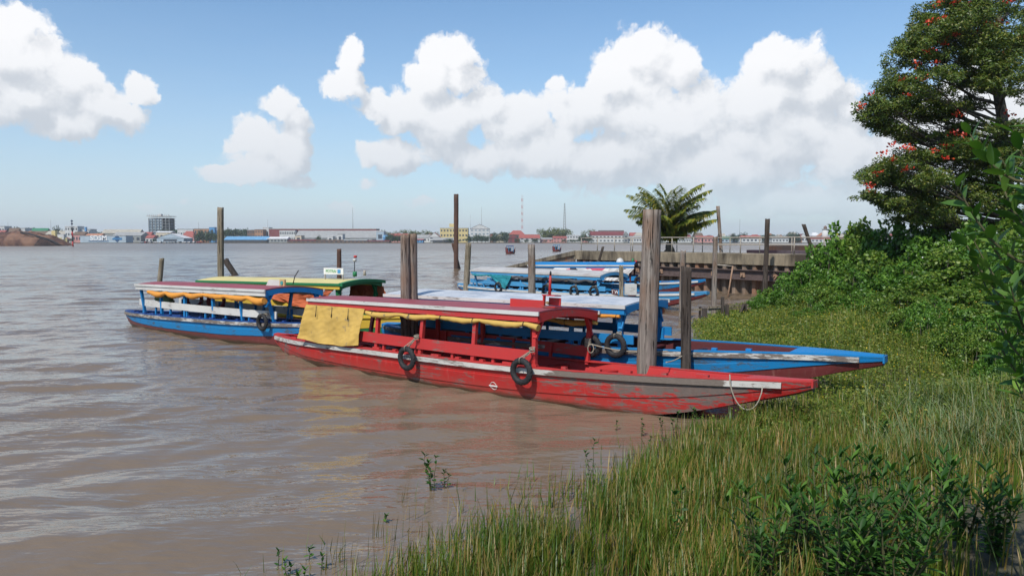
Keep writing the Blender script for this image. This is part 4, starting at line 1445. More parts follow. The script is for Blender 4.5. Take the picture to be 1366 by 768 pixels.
tx = text('lettering', 'SDSM', 6.9, sd, (-_w / 2 + _w * .405, -.25, 4.5), (math.pi / 2, 0, 0), SDW, .06, offset=.12)
MB().box((-_w / 2 + _w * .405, -.1, 1.45), (_w * .44, .1, .75)).build('sign_stripe', SDB, sd)
MB().poly([(_w * .31 + 3.6 * a_, -.18, 4.1 + 3.8 * b_) for a_, b_ in ((-1, 0), (0, -1), (1, 0), (0, 1))]).build('sign_emblem', SDB, sd)
MB().poly([(_w * .31 + x_, -.24, 4.0 + z_) for x_, z_ in ((-5.0, -.9), (-3, -1.1), (0, -.6), (3.5, -1.2), (5, -.9), (4.7, .1), (4.9, .9), (0, .5), (-3.2, 1.0), (-4.6, .2))]).build('sign_emblem', SDM, sd)
house('house', 'house with pink red roof left of the high tower', 187, 200, 309.3, 'brown', 'red', 'gable', Y=790, win=(2, 1), eave=.45)
house('house', 'small white house with red roof below the tower', 194, 204, 313.5, 'white', 'red', 'gable', Y=765, win=(2, 1), eave=.4)
house('shed', 'cream shed with row of dark doors below the tower', 208, 228, 308.2, 'cream', 'white', 'gable', Y=780, win=(4, 1), eave=.12)
# high-rise under construction
hr = thing('high_rise', 'tall concrete block under construction with bare floors on top', 'building', (fx(212, 850), 850, .6))
wx = fx(226, 850) - fx(198, 850); zt = fz(286.5, 850)
MB().box((-wx * .17, 8, zt * .42), (wx * .62, 15, zt * .84)).build('core', FC['paleblue'], hr)
MB().box((wx * .12, 9, zt * .43), (wx * .72, 13, zt * .86)).build('core', FC['dark'], hr)
for k in range(9):
    MB().box((wx * .03, 8, 2 + k * (zt * .86 / 8.6)), (wx * 1.0, 17, .35)).build('floor_slab', FC['grey'], hr)
for k in range(7):
    MB().box((-wx * .46 + wx * .98 * k / 6, -.3, zt * .43), (.5, .5, zt * .86)).build('column', FC['grey'], hr)
for k in range(5):
    MB().box((-wx * .40 + wx * .105 * k, .42, zt * .42), (wx * .07, .1, zt * .8)).build('window_strip', FWP, hr)
MB().box((0, 8, zt * .93), (wx * 1.1, 18, .5)).build('top_slab', RC['tan'], hr)
for k in range(12):
    MB().box((-wx * .5 + wx * k / 11, 0, zt * .965), (.25, .25, zt * .07)).build('rebar_column', FC['maroon'] if k % 2 else FC['grey'], hr)
MB().box((-wx * .05, 8, zt * .965), (wx * .14, 5, zt * .1)).build('stair_head', FC['white'], hr)
house('shed', 'white gabled boat shed with dark open front below the tower', 209, 245, 311.5, 'paleblue', 'white', 'front', Y=750, win=(1, 1), eave=.5, depth=20)
house('house', 'long white house with grey roof right of the tower', 237, 258, 305.3, 'white', 'grey', 'flat', Y=800, win=(6, 1))
house('house', 'house with rose red hipped roof right of the boat shed', 241, 259, 308.2, 'pink', 'red', 'hip', Y=775, win=(3, 1), eave=.55)
house('house', 'orange walled house with flat roof right of the tower', 259, 281, 304.8, 'orange', 'grey', 'flat', Y=800, win=(5, 2))
house('tower', 'blue grey stair tower beside the orange house', 279.5, 286.5, 303, 'blue', 'blue', 'flat', Y=795, win=(1, 2), depth=6, cat='tower')
house('shed', 'long waterfront shed with bright blue roof', 299, 356, 315.2, 'dark', 'blue', 'gable', Y=744, win=(9, 1), eave=.55, depth=16)
house('house', 'orange brick apartment house above the blue roofed shed', 340, 351, 306, 'orange', 'brown', 'flat', Y=790, win=(3, 3))
house('house', 'brown apartment house left of the orange brick one', 330, 340, 306.5, 'brown', 'grey', 'flat', Y=795, win=(3, 3))
house('house', 'small white cube house at the end of the blue shed', 351, 359, 303, 'white', 'white', 'flat', Y=800, win=(2, 1))
house('long_building', 'long building with maroon parapet and white window grid', 359, 502, 305.0, 'maroon', 'tan', 'flat', Y=800, win=(0, 0), depth=20)
lb = house('facade', 'white gridded facade in front of the maroon building', 373, 394, 306.5, 'white', 'maroon', 'flat', Y=792, win=(9, 2))
wh = house('warehouse', 'huge weathered grey warehouse with curved roof', 393, 505, 307.3, 'grey', 'grey', 'gable', Y=775, win=(10, 1), eave=.62, depth=34)
house('warehouse', 'pale gable block at the right end of the grey warehouse', 502, 512, 308.5, 'paleblue', 'white', 'flat', Y=774, win=(1, 1))
house('shed', 'white loading shed before the grey warehouse', 394, 402, 314, 'cream', 'tan', 'flat', Y=758, win=(1, 1))
house('shed', 'white cube shed in the middle of the warehouse front', 450, 457, 312, 'white', 'grey', 'flat', Y=758, win=(1, 1))
house('shed', 'low white shed left of the cube shed', 437, 444, 315, 'white', 'white', 'flat', Y=756, win=(1, 1))
for k, (a_, b_, tp, c_) in enumerate(((356, 383, 315.8, 'white'), (383, 420, 319.5, 'maroon'), (420, 458, 319.8, 'brown'), (458, 489, 319.2, 'grey'), (489, 519, 320.5, 'maroon'))):
    house('wharf_shed', ['low pale wharf shed right of the blue roofed shed', 'long low maroon wharf shed below the warehouse', 'long low brown wharf shed below the warehouse', 'low grey wharf shed below the warehouse end',
                         'low maroon wharf shed beside the dark trees'][k], a_, b_, tp, 'brown' if k else 'grey', {'white': 'white', 'maroon': 'maroon', 'brown': 'brown', 'grey': 'grey'}[c_], 'gable', Y=746, win=(6, 1), eave=.35)
house('house', 'bright blue house right of the grey warehouse', 511, 518, 313.5, 'blue', 'blue', 'gable', Y=760, win=(1, 1))
house('house', 'small blue house with red roof left of the yellow building', 556, 564, 318.5, 'blue', 'red', 'gable', Y=750, win=(2, 1))
house('house', 'white house with steep red roof left of the yellow building', 572, 587, 310, 'white', 'red', 'front', Y=775, win=(2, 2), eave=.45)
house('house', 'long low red roofed houses left of the double post', 518, 545, 311.5, 'pink', 'red', 'gable', Y=790, win=(4, 1), eave=.4)
house('house', 'white houses with grey roofs right of the double post', 553, 575, 313, 'white', 'grey', 'gable', Y=780, win=(4, 1), eave=.35)
house('shed', 'long dark grey shed below the yellow building', 577, 606, 317, 'dark', 'grey', 'gable', Y=752, win=(4, 1), eave=.5)
yb = house('office_building', 'yellow four storey building left of the steel pile', 587, 624, 304, 'yellow', 'tan', 'flat', Y=780, win=(9, 3), depth=18)
MB().box((fx(603, 780) - fx(605.5, 780), 9, fz(298.5, 780) - 2.2), (6.5, 6, 3.6)).build('roof_house', FC['yellow'], yb)
house('office_building', 'white building with rows of blue windows and maroon roof', 627, 653, 299, 'white', 'maroon', 'front', Y=775, win=(5, 4), eave=.25, winmat=FWP)
house('house', 'brown villa with hipped red roof right of the shore trees', 679, 700, 307.3, 'brown', 'red', 'hip', Y=790, win=(3, 2), eave=.35)
house('house', 'dark gabled house left of the white red roofed house', 678, 691, 313, 'maroon', 'grey', 'front', Y=760, win=(2, 2), eave=.4)
house('house', 'white waterfront house with wide red roof', 693, 720, 313, 'white', 'red', 'gable', Y=757, win=(4, 2), eave=.45)
house('house', 'coral red apartment house before the yellow green tree', 738, 756, 315, 'pink', 'red', 'gable', Y=760, win=(4, 2), eave=.3)
house('shed', 'grey shed between the red roof and the coral house', 721, 737, 317, 'pink', 'grey', 'gable', Y=765, win=(3, 1), eave=.3)
house('house', 'pale houses right of the coral house', 756, 775, 313.5, 'white', 'white', 'flat', Y=790, win=(5, 2))
lw = house('long_building', 'long white waterfront building with dark red roof', 789, 834, 308.5, 'white', 'maroon', 'gable', Y=758, win=(9, 2), eave=.35, depth=22)
house('office_building', 'grey office building above the dark red roof', 800, 832, 307.2, 'grey', 'brown', 'flat', Y=810, win=(8, 2))
house('house', 'grey gabled house at the end of the long white building', 832, 838, 309, 'grey', 'grey', 'front', Y=757, win=(1, 2))
house('house', 'long pale house left of the thick timber post', 838, 856, 315, 'white', 'grey', 'gable', Y=760, win=(5, 1))
# towards the right, seen through the railing
for k, (a_, b_, tp, wl_, rf, lab) in enumerate((
        (905, 922, 316, 'white', 'grey', 'white house seen through the railing below the palm'),
        (930, 953, 314.5, 'pink', 'red', 'red roofed house seen through the railing right of the palm'),
        (962, 986, 315.5, 'paleblue', 'green', 'pale blue hall with green roof behind the railing'),
        (990, 1016, 314, 'white', 'red', 'white house with red roof left of the dark jetty post'),
        (1030, 1052, 315, 'white', 'grey', 'white house with grey roof right of the dark jetty post'),
        (1054, 1070, 313.5, 'orange', 'red', 'orange house left of the leaning railing post'),
        (1082, 1108, 315.5, 'white', 'red', 'white house with red roof at the foot of the white tower'),
        (1108, 1128, 316, 'cream', 'brown', 'cream house right of the white tower'),
        (1140, 1172, 314, 'pink', 'red', 'long coral house at the right end of the far shore'),
        (1156, 1176, 311.5, 'orange', 'orange', 'house with bright orange roof above the bushes'),
        (1176, 1215, 316, 'white', 'grey', 'low white hall above the bushes'))):
    house('house', lab, a_, b_, tp, wl_, rf, 'gable', Y=770 + 12 * (k % 3), win=(5, 1), eave=.4)
lt = thing('lighthouse', 'white round tower with small lantern top on the far shore', 'tower', (fx(1100.5, 780), 780, .6))
_h = fz(306, 780) - .6
MB().tube([(0, 0, 0), (0, 0, _h)], [3.4, 2.9], 14).build('tower_wall', FC['white'], lt)
MB().tube([(0, 0, _h), (0, 0, _h + .5)], [3.6, 3.6], 14).build('gallery', RC['tan'], lt)
MB().tube([(0, 0, _h + .5), (0, 0, _h + 2.8), (0, 0, _h + 4)], [1.7, 1.6, .2], 10).build('lantern', FC['brown'], lt)
# filler houses behind, sheltered lanes of the old town
marks = [(14, 'the rusty wreck'), (50, 'the green roofed warehouse'), (95, 'the white office block'), (137, 'the lettered shed'), (212, 'the high tower'), (250, 'the rose red roof'), (327, 'the blue roofed shed'), (430, 'the grey warehouse'), (535, 'the double post'),
         (605, 'the yellow building'), (640, 'the blue windowed building'), (706, 'the wide red roof'), (747, 'the coral house'), (811, 'the long white building'), (895, 'the palm'), (975, 'the green hall'), (1022, 'the dark jetty post'), (1100, 'the white tower'), (1165, 'the orange roof')]
used = set()
rs = random.Random(5)
wn_ = {'white': 'white', 'cream': 'cream', 'grey': 'grey', 'pink': 'pink', 'orange': 'orange', 'paleblue': 'pale blue', 'brown': 'brown'}
for px in np.arange(4, 1236, 15.5):
    px = px + rs.uniform(-4, 4)
    if 860 < px < 885: continue
    for tr in range(12):
        wl_ = rs.choice(['white', 'white', 'cream', 'grey', 'pink', 'orange', 'paleblue', 'brown']); rf = rs.choice(['red', 'grey', 'white', 'maroon', 'brown', 'tan', 'orange'])
        mk_ = min(marks, key=lambda q: abs(q[0] - px))
        side = 'left of' if px < mk_[0] - 6 else ('right of' if px > mk_[0] + 6 else 'straight behind')
        lab = f'{wn_[wl_]} back row house with {rf} roof {side} {mk_[1]}'
        if lab not in used: break
    used.add(lab)
    w = rs.uniform(7, 14)
    house('house', lab, px - w / 2, px + w / 2, rs.uniform(309.5, 314.5), wl_, rf, rs.choice(['gable', 'hip', 'front', 'flat']), Y=830 + rs.uniform(-5, 40), win=(3, 1), eave=.35, group='back row houses of the far town')

# masts
for px, tp, Y, w_, lab in ((471, 277, 900, .5, 'thin radio mast above the grey warehouse'), (642.5, 276, 900, .4, 'faint thin mast above the blue windowed building'), (696.5, 260, 850, 1.6, 'red and white lattice radio mast above the brown villa'),
                           (753, 271, 850, 3.6, 'tall tapering lattice tower above the coral house'), (68.5, 293, 850, .3, 'thin lamp mast right of the wreck'), (11.5, 296, 850, .3, 'thin mast at the left edge of the town'), (357.5, 293, 850, .3, 'short mast on the white cube house'),
                           (627.5, 287, 850, .25, 'thin rod mast left of the blue windowed building'), (265.5, 296, 850, .3, 'thin mast above the orange walled house'), (986.5, 292, 900, .3, 'hair thin mast behind the railing')):
    base = Vector((fx(px, Y), Y, .6)); h_ = fz(tp, Y) - .6
    rt = thing('radio_mast', lab, 'mast', tuple(base))
    if w_ > 1:
        for mi_, mt in ((0, fmat('mast_red', (.4, .08, .06))), (1, fmat('mast_white', (.55, .55, .55)))):
            mb = MB()
            N_ = 14
            for k in range(N_):
                if k % 2 != mi_: continue
                z0, z1 = h_ * k / N_, h_ * (k + 1) / N_
                wa = w_ * (1 - .8 * k / N_ if w_ > 3 else 1); wb2 = w_ * (1 - .8 * (k + 1) / N_ if w_ > 3 else 1)
                cs = lambda w, z: [(-w / 2, -w / 2, z), (w / 2, -w / 2, z), (w / 2, w / 2, z), (-w / 2, w / 2, z)]
                A4, B4 = cs(wa, z0), cs(wb2, z1)
                for q in range(4):
                    mb.bar(A4[q], B4[q], .3, .3); mb.bar(A4[q], B4[(q + 1) % 4], .16, .16); mb.bar(B4[q], A4[(q + 1) % 4], .16, .16)
            mb.build('lattice', FC['grey'] if w_ > 3 else mt, rt)
    else:
        MB().tube([(0, 0, 0), (0, 0, h_)], [w_, w_ * .45], 6).build('mast_tube', FC['grey'], rt)

# cars on the quay
CARM = [fmat('car_white', (.65, .65, .65), .4), fmat('car_silver', (.35, .36, .37), .4), fmat('car_red', (.4, .04, .04), .4), fmat('car_dark', (.05, .05, .06), .4)]
ORDC = 'first second third fourth fifth sixth seventh eighth ninth tenth eleventh twelfth thirteenth fourteenth fifteenth sixteenth seventeenth eighteenth nineteenth twentieth twenty-first twenty-second twenty-third twenty-fourth twenty-fifth twenty-sixth'.split()
for k in range(26):
    px = 189 + k * 3.2 + rs.uniform(-.6, .6)
    ci = rs.choice([0, 0, 0, 1, 1, 2, 3])
    ct = thing('parked_car', {0: 'white', 1: 'silver', 2: 'red', 3: 'dark'}[ci] + ' car, ' + ORDC[k] + ' from the left in the row parked on the far quay', 'car', (fx(px, 743.5), 743.6 + (k % 2) * 3, .6), rs.uniform(-.3, .3) + (1.57 if k % 3 else 0), 'cars parked on the far quay')
    b_ = MB(); b_.box((0, 0, .62), (4.2, 1.7, .65)); b_.build('body', CARM[ci], ct)
    MB().box((-.2, 0, 1.2), (2.3, 1.5, .55), taper=.8).build('cabin', FW, ct)
    for wx_ in (-1.3, 1.3):
        for wy_ in (-.75, .75):
            MB().tube([(wx_, wy_ - .1, .33), (wx_, wy_ + .1, .33)], .33, 10).build('wheel', BLACK, ct)

# channel marker
mk_ = thing('channel_marker', 'red and black channel marker pole with two dark balls', 'beacon', tuple(on_z(97.5, 328.5)))
Ym = mk_.location.y
zz = lambda py: fz(py, Ym)
for a_, b_, mt in ((328.5, 322, RED), (322, 316, BLACK), (316, 309, RED), (309, 303.5, BLACK)):
    MB().tube([(0, 0, max(zz(a_), -.5)), (-.2, 0, zz(b_))], .36, 8).build('pole', mt, mk_)
MB().tube([(-.2, 0, zz(303.5)), (-.2, 0, zz(293))], .1, 6).build('rod', BLACK, mk_)
MB().box((-.2, 0, zz(303)), (1.8, 1.2, .3)).build('platform', FC['grey'], mk_)
for py in (298.5, 294.8):
    MB().tube([(-.2, 0, zz(py) - .5), (-.2, 0, zz(py) - .35), (-.2, 0, zz(py)), (-.2, 0, zz(py) + .35), (-.2, 0, zz(py) + .5)], [.05, .38, .52, .38, .05], 10).build('topmark', fmat('marker_dark_blue', (.02, .03, .08)), mk_)

# wreck lying on its side
wr_loc = on_z(20, 328)
wk = thing('shipwreck', 'rust brown overturned shipwreck in the river at the left edge', 'wreck', tuple(wr_loc))
Yw = wr_loc.y
WRK = rough_mat('wreck_rust', (.035, .02, .017), (.15, .07, .045), .5, (1, 1, .6), c3=(.20, .11, .07), bs=.8, bd=.4)
prof_x = [-60, -40, -20, -8, 0, 12, 22, 34, 44, 58, 70, 80, 90]
prof_y = [316, 314, 312.5, 311.5, 311.2, 309.8, 309, 309.6, 311.5, 315, 318.5, 323, 329]
rws = []
for px in np.linspace(-60, 90, 76):
    ht = max(0.05, fz(np.interp(px, prof_x, prof_y), Yw)); x_ = fx(px, Yw) - wr_loc.x
    row = []
    for j in range(22):
        a_ = math.pi * j / 21
        nn_ = mn.fractal(Vector((x_ * .16, j * .6, 0)), .8, 2, 6) * 1.5
        row.append((x_, -14 * math.cos(a_) * (ht / 8) ** .5 + 4, ht * math.sin(a_) ** .8 + nn_ * min(1, ht / 4) * math.sin(a_)))
    rws.append(row)
MB().sheet(rws, smooth=False).build('hull_plating', WRK, wk)
MB().tube([Vector((fx(px, Yw) - wr_loc.x, -4, max(.2, fz(np.interp(px, prof_x, prof_y), Yw)) - .1)) for px in np.linspace(34, 88, 16)], .42, 6).build('keel', BLACK, wk)
for k in range(9):
    px = 62 + k * 2.6
    z_ = fz(np.interp(px, prof_x, prof_y), Yw)
    x_ = fx(px, Yw) - wr_loc.x
    MB().bar((x_, -11, -.3), (x_ + .7, -5.5, max(.6, z_ - .4)), .22, .4).build('frame_rib', BLACK, wk)
# yellow tug behind the wreck and a small red crane
tg = thing('tug', 'yellow work ship with yellow funnel behind the wreck', 'ship', (fx(73, 600), 600, 0))
hm_ = MB(); rws = []
for s in np.linspace(-10, 10, 12):
    w_ = 3 * (1 - (abs(s) / 10.5) ** 3)
    rws.append([(s, -w_ * .8, -.5), (s, -w_, fz(317, 600)), (s, w_, fz(317, 600)), (s, w_ * .8, -.5)])
hm_.sheet(rws, smooth=False, closed=True); hm_.poly(rws[0]); hm_.poly(rws[-1][::-1]); hm_.build('hull', FC['yellow'], tg)
MB().box((0, 0, fz(313.5, 600)), (3, 3, 7)).build('funnel', FC['yellow'], tg)
MB().box((6, 0, fz(316, 600)), (5, 4, 4)).build('wheelhouse', FC['white'], tg)
cr = thing('crane', 'small red crane boom between the yellow ship and the marker', 'crane', (fx(90, 745), 745, .6))
MB().bar((-7, 0, fz(314, 745)), (3, 0, fz(319.5, 745)), .7, .7).build('boom', RC['red'], cr)
MB().box((-1, 0, 1), (3.5, 2.5, 3)).build('cab', RC['red'], cr)


def small_boat(label, px, py, wpx, hull_m, roof_m):
    loc = on_z(px, py); Y = loc.y; L_ = wpx * Y / 1000
    r_ = thing('ferry_boat', label, 'boat', tuple(loc), .3)
    hm = MB(); rws_ = []
    for k in range(13):
        t_ = k / 12; s_ = (t_ - .5) * L_
        h_ = 1.0 * math.sin(math.pi * min(1, t_ * 1.1 + .05)) ** .5 * .95 + .05
        z_ = .55 + .9 * (2 * t_ - 1) ** 4
        rws_.append([(s_, -h_ * .7, -.3 + .7 * (abs(2 * t_ - 1)) ** 5), (s_, -h_, z_), (s_, h_, z_), (s_, h_ * .7, -.3 + .7 * (abs(2 * t_ - 1)) ** 5)])
    hm.sheet(rws_, smooth=False, closed=True); hm.poly(rws_[0]); hm.poly(rws_[-1][::-1]); hm.build('hull', hull_m, r_)
    rf = MB(); rf.bar((-L_ * .33, 0, 1.75), (L_ * .2, 0, 1.75), 1.9, .14); rf.build('roof', roof_m, r_)
    for s_ in (-L_ * .3, -L_ * .05, L_ * .18):
        for sg in (-1, 1):
            MB().bar((s_, sg * .8, .4), (s_, sg * .85, 1.7), .08, .08, up=(1, 0, 0)).build('post', LBLUE, r_)
    MB().box((-.5, 0, .9), (L_ * .4, 1.1, .8)).build('painted_passengers_shade', DARKIN, r_)  # dark block for the passengers, with the under-roof shade in its colour
    return r_


small_boat('small dark roofed ferry boat crossing the river, nearer of two', 681, 338.5, 13, MAROON, BLUE_DK)
small_boat('small pale blue ferry boat crossing the river, farther of two', 743, 335.5, 12, MAROON, LBLUE)

# ------------------------------------------------------------------ foliage
LG = leaf_mat('bush_leaf', [(.045, .115, .012), (.08, .19, .02), (.12, .25, .03), (.20, .33, .045)], .3)
LG2 = leaf_mat('mound_leaf', [(.05, .11, .014), (.09, .18, .02), (.15, .24, .03), (.24, .31, .05)], .3)
LT = leaf_mat('tree_leaf', [(.05, .095, .014), (.09, .145, .02), (.14, .19, .025), (.24, .22, .04)], .22)
LM = leaf_mat('mangrove_leaf', [(.018, .06, .010), (.032, .095, .014), (.05, .13, .02), (.12, .24, .03)], .25, rough=.5, spec=.22)
LM2 = leaf_mat('sapling_leaf', [(.05, .13, .02), (.08, .18, .028), (.10, .20, .035), (.18, .30, .05)], .28, rough=.4, spec=.4)
LP = leaf_mat('palm_leaf', [(.07, .11, .015), (.13, .18, .02), (.22, .24, .03), (.50, .38, .04)], .25)
LH = leaf_mat('weed_leaf', [(.08, .14, .018), (.14, .21, .025), (.24, .28, .04), (.36, .32, .07)], .3)
YF = leaf_mat('yellow_petal', [(.55, .38, .02), (.65, .5, .04)], .2)
WF = leaf_mat('white_petal', [(.7, .7, .66), (.75, .75, .72)], .2)
GR = leaf_mat('sedge', [(.04, .095, .008), (.065, .135, .010), (.09, .15, .012), (.12, .16, .015), (.16, .16, .02), (.30, .19, .05), (.44, .30, .12)], .25)
GR2 = leaf_mat('pale_grass', [(.09, .16, .045), (.14, .21, .07), (.19, .24, .10), (.30, .27, .14)], .25)
LFAR = leaf_mat('far_tree_leaf', [(.022, .055, .018), (.04, .08, .025), (.06, .10, .03)], .2)
LFY = leaf_mat('far_yellow_green_leaf', [(.10, .13, .03), (.16, .18, .04)], .2)


def rand_dirs(n, up=0.0, r=rng):
    d = r.normal(size=(n, 3)); d[:, 2] += up
    return unit(d)


def leaf_cloud(lumps, n, leaf, aspect=.45, seed=0, surf=.75, up=.5, shape='rhomb', jit=.55):
    """lumps (k,4 or 6): centre, radius(es)"""
    r = np.random.default_rng(seed)
    Lp = np.array(lumps, float)
    if Lp.shape[1] == 4:
        Lp = np.concatenate([Lp[:, :3], Lp[:, 3:4], Lp[:, 3:4], Lp[:, 3:4]], 1)
    wgt = (Lp[:, 3] * Lp[:, 5]) ** 1.0
    idx = r.choice(len(Lp), n, p=wgt / wgt.sum())
    d = unit(r.normal(size=(n, 3)))
    rad_ = np.where(r.random(n) < surf, r.uniform(.8, 1.08, n), r.random(n) ** .4)
    P = Lp[idx, :3] + d * Lp[idx, 3:6] * rad_[:, None]
    nrm = unit(d + r.normal(size=(n, 3)) * jit + np.array([0, -up * .3, up]))
    dirs = unit(np.cross(nrm, r.normal(size=(n, 3))) + d * .3)
    Ls = leaf * r.uniform(.65, 1.3, n)
    f = curved_leaves if shape == 'curved' else rhomb_leaves
    return f(P, dirs, nrm, Ls, Ls * aspect)


# --- bushes: five variants copied over the bank
variants = []
for v_ in range(6):
    r = np.random.default_rng(100 + v_)
    lumps = []
    for k in range(34):
        a_, q = r.uniform(0, 6.28), r.random() ** .5
        hgt = 1.3 * (1 - (q * .95) ** 2) ** .6
        lumps.append((q * math.cos(a_) * 1.15, q * math.sin(a_) * 1.15, r.uniform(.15, 1.0) * hgt + .1, r.uniform(.14, .36)))
    for k in range(7):      # shoots that stick out of the mound
        a_, q = r.uniform(0, 6.28), r.uniform(.1, .9)
        lumps.append((q * math.cos(a_), q * math.sin(a_), 1.45 * (1 - q * q * .5) + r.uniform(0, .3), r.uniform(.10, .2)))
    V, F = leaf_cloud(lumps, 7500, .125, .60, seed=v_, surf=.75, up=.25, jit=.85)
    root = thing('bush', 'leafy bush', 'bush')
    np_mesh('foliage', V, F, LG if v_ % 2 == 0 else LG2, root)
    sb = MB()
    for (x_, y_, z_, r_) in lumps[::2]:
        sb.tube([(x_ * .15, y_ * .15, -.2), (x_ * .6, y_ * .6, z_ * .5), (x_, y_, z_)], [.03, .02, .008], 5)
    so = sb.build('stems', BARK, root)
    fl_i = r.integers(0, len(V), 16)
    Vf, Ff = rhomb_leaves(V[fl_i] * 1.03, rand_dirs(16, .6, r), rand_dirs(16, 1, r), np.full(16, .05), np.full(16, .05))
    fo = np_mesh('flowers', Vf, Ff, WF if v_ % 3 else YF, root)
    KIDS[root.name] = [c for c in bpy.data.objects if c.parent == root]
    variants.append(root)
spots = []
# (px, py of the crown's top, depth, scale) along the bank: front line, slope, skyline
for (px, py, Y, s_) in (
        (1018, 392, 30.5, .62), (1030, 384, 31.5, .75), (1048, 372, 30.0, .9), (1062, 398, 27.5, .7), (1075, 350, 31.5, 1.25), (1095, 375, 28, 1.1), (1108, 333, 32.5, 1.35), (1118, 402, 25.5, .75), (1135, 360, 28.5, 1.3),
        (1140, 322, 33, 1.45), (1150, 395, 24.5, .95), (1168, 340, 29, 1.45), (1182, 312, 33, 1.6), (1180, 385, 24.5, 1.1), (1205, 352, 26.5, 1.4), (1208, 402, 22.2, .9), (1222, 318, 30, 1.6), (1232, 372, 24, 1.25),
        (1245, 410, 20.5, .85), (1258, 334, 26.5, 1.55), (1262, 303, 31, 1.7), (1268, 385, 21.8, 1.15), (1285, 425, 18.2, .8), (1295, 350, 24, 1.5), (1300, 312, 28, 1.6), (1305, 395, 20, 1.15), (1318, 435, 16.8, .8),
        (1330, 365, 21.5, 1.4), (1340, 322, 26, 1.6), (1345, 405, 18.3, 1.1), (1360, 440, 15.6, .85), (1372, 375, 19.5, 1.3), (1375, 330, 23, 1.5), (1385, 412, 16.5, 1.05), (1400, 350, 21, 1.4), (1420, 390, 17.5, 1.2),
        (1230, 445, 18.3, .55), (1262, 452, 17.2, .6), (1290, 458, 16.2, .65), (1315, 462, 15.4, .6), (1345, 470, 14.5, .65), (1372, 480, 13.6, .6), (1250, 430, 19, .6), (1300, 478, 14.6, .5), (1335, 492, 13.6, .5), (1195, 440, 19.2, .45), (1360, 500, 12.8, .5), (1270, 472, 15.8, .45), (1128, 306, 33.5, 1.0), (1160, 302, 33.5, 1.2), (1200, 296, 32, 1.4), (1240, 300, 31.5, 1.4), (1300, 298, 29, 1.5), (1340, 300, 28, 1.5),
        (1085, 412, 25.2, .6), (1052, 408, 27.6, .55), (1010, 408, 29.2, .5), (1170, 415, 22.6, .7), (1218, 428, 19.6, .6)):
    spots.append((px, py, Y, s_))
lmk = [(1030, 'by the broken dock'), (1075, 'against the jetty wall'), (1110, 'under the leaning railing post'), (1150, 'below the white far tower'), (1185, 'below the left edge of the tree'), (1230, 'under the red flowered tree'), (1285, 'before the tree trunk'), (1330, 'right of the tree trunk'), (1500, 'at the right edge')]
usedb = set()
for k, (px, py, Y, s_) in enumerate(spots):
    top = at_y(px, py, Y)
    gz = float(ground_z(top.x, Y))
    sz = max(.5, (top.z - gz) / 1.62)
    vr = variants[k % 6]
    rowd = 'skyline' if py < 335 else ('upper slope' if py < 362 else ('middle slope' if py < 390 else ('lower' if py < 412 else 'lowest')))
    size = 'big' if s_ > 1.35 else ('medium' if s_ > .9 else 'small')
    where = [w for q, w in lmk if px <= q][0]
    lab = f'{size} {rowd} bush {where} on the bank'
    adj = ['bright', 'dense', 'loose', 'rounded', 'spreading']
    q = 0
    while lab in usedb:
        lab = f'{size} {adj[q]} {rowd} bush {where} on the bank'; q += 1
    usedb.add(lab)
    xy = max(s_ * .8, sz * .8)
    loc = (top.x, Y, gz - .1)
    if k < 6:
        vr.location = loc; vr.scale = (xy, xy, sz); vr['label'] = lab; vr['group'] = 'bushes on the river bank'; vr.rotation_euler = (0, 0, k * 1.3)
    else:
        copy_tree(vr, lab, loc, k * 1.3, (xy, xy, sz), 'bushes on the river bank')

# --- flowering tree
tr = thing('flowering_tree', 'tall spreading tree dotted with orange red blossoms at the upper right', 'tree', (20.6, 31, .9))
TL = Vector(tr.location)
lob = []
for (px, py, Y, rx, ry, rz) in (
        # upper crown
        (1290, 10, 30, 1.7, 1.6, 1.0), (1262, 38, 29, 1.2, 1.3, .7), (1320, 40, 31, 1.6, 1.6, .8), (1235, 68, 29.5, 1.1, 1.3, .55), (1278, 75, 31, 1.5, 1.5, .7), (1205, 105, 30, .95, 1.2, .45), (1240, 112, 28.5, 1.2, 1.4, .5),
        (1180, 140, 29.5, .95, 1.2, .38), (1215, 148, 30.5, 1.1, 1.3, .4), (1250, 158, 31, .9, 1.3, .35), (1165, 160, 30, .5, .8, .3), (1190, 172, 30, .8, 1.0, .25), (1345, 5, 32, 1.8, 1.8, 1.0), (1360, 70, 30, 1.4, 1.5, .8), (1310, 105, 30, 1.0, 1.2, .5),
        (1385, 40, 31, 1.8, 1.8, 1.2), (1400, 120, 31, 1.6, 1.6, .9), (1320, -40, 31, 2.3, 2.2, 1.2), (1400, -60, 32, 2.5, 2.4, 1.4), (1290, 140, 32.5, .7, 1.0, .3), (1270, -10, 30.5, 1.2, 1.3, .7), (1290, 45, 33, 1.4, 1.3, .8),
        # lower crown
        (1290, 195, 29.5, .9, 1.2, .35), (1260, 205, 30, 1.1, 1.3, .4), (1218, 208, 30, 1.0, 1.2, .35), (1190, 220, 29.5, .9, 1.2, .35), (1163, 235, 30, .55, .8, .35), (1205, 240, 30.5, 1.0, 1.2, .4), (1240, 238, 29, 1.0, 1.2, .4), (1285, 235, 30.5, 1.3, 1.4, .5),
        (1160, 262, 30, .4, .6, .22), (1190, 268, 30, .7, .9, .25), (1230, 272, 30.5, .9, 1.1, .3), (1270, 275, 31, 1.1, 1.2, .4), (1320, 260, 31, 1.4, 1.4, .7), (1215, 292, 30.5, .7, .9, .2), (1270, 298, 31, .7, .9, .16), (1310, 300, 31.5, .8, 1.0, .2), (1370, 250, 30, 1.6, 1.6, 1.0), (1380, 200, 31, 1.3, 1.4, .8), (1345, 200, 32.5, .7, .9, .5)):
    c_ = at_y(px, py, Y) - TL
    lob.append((c_.x, c_.y, c_.z, rx, ry, rz))
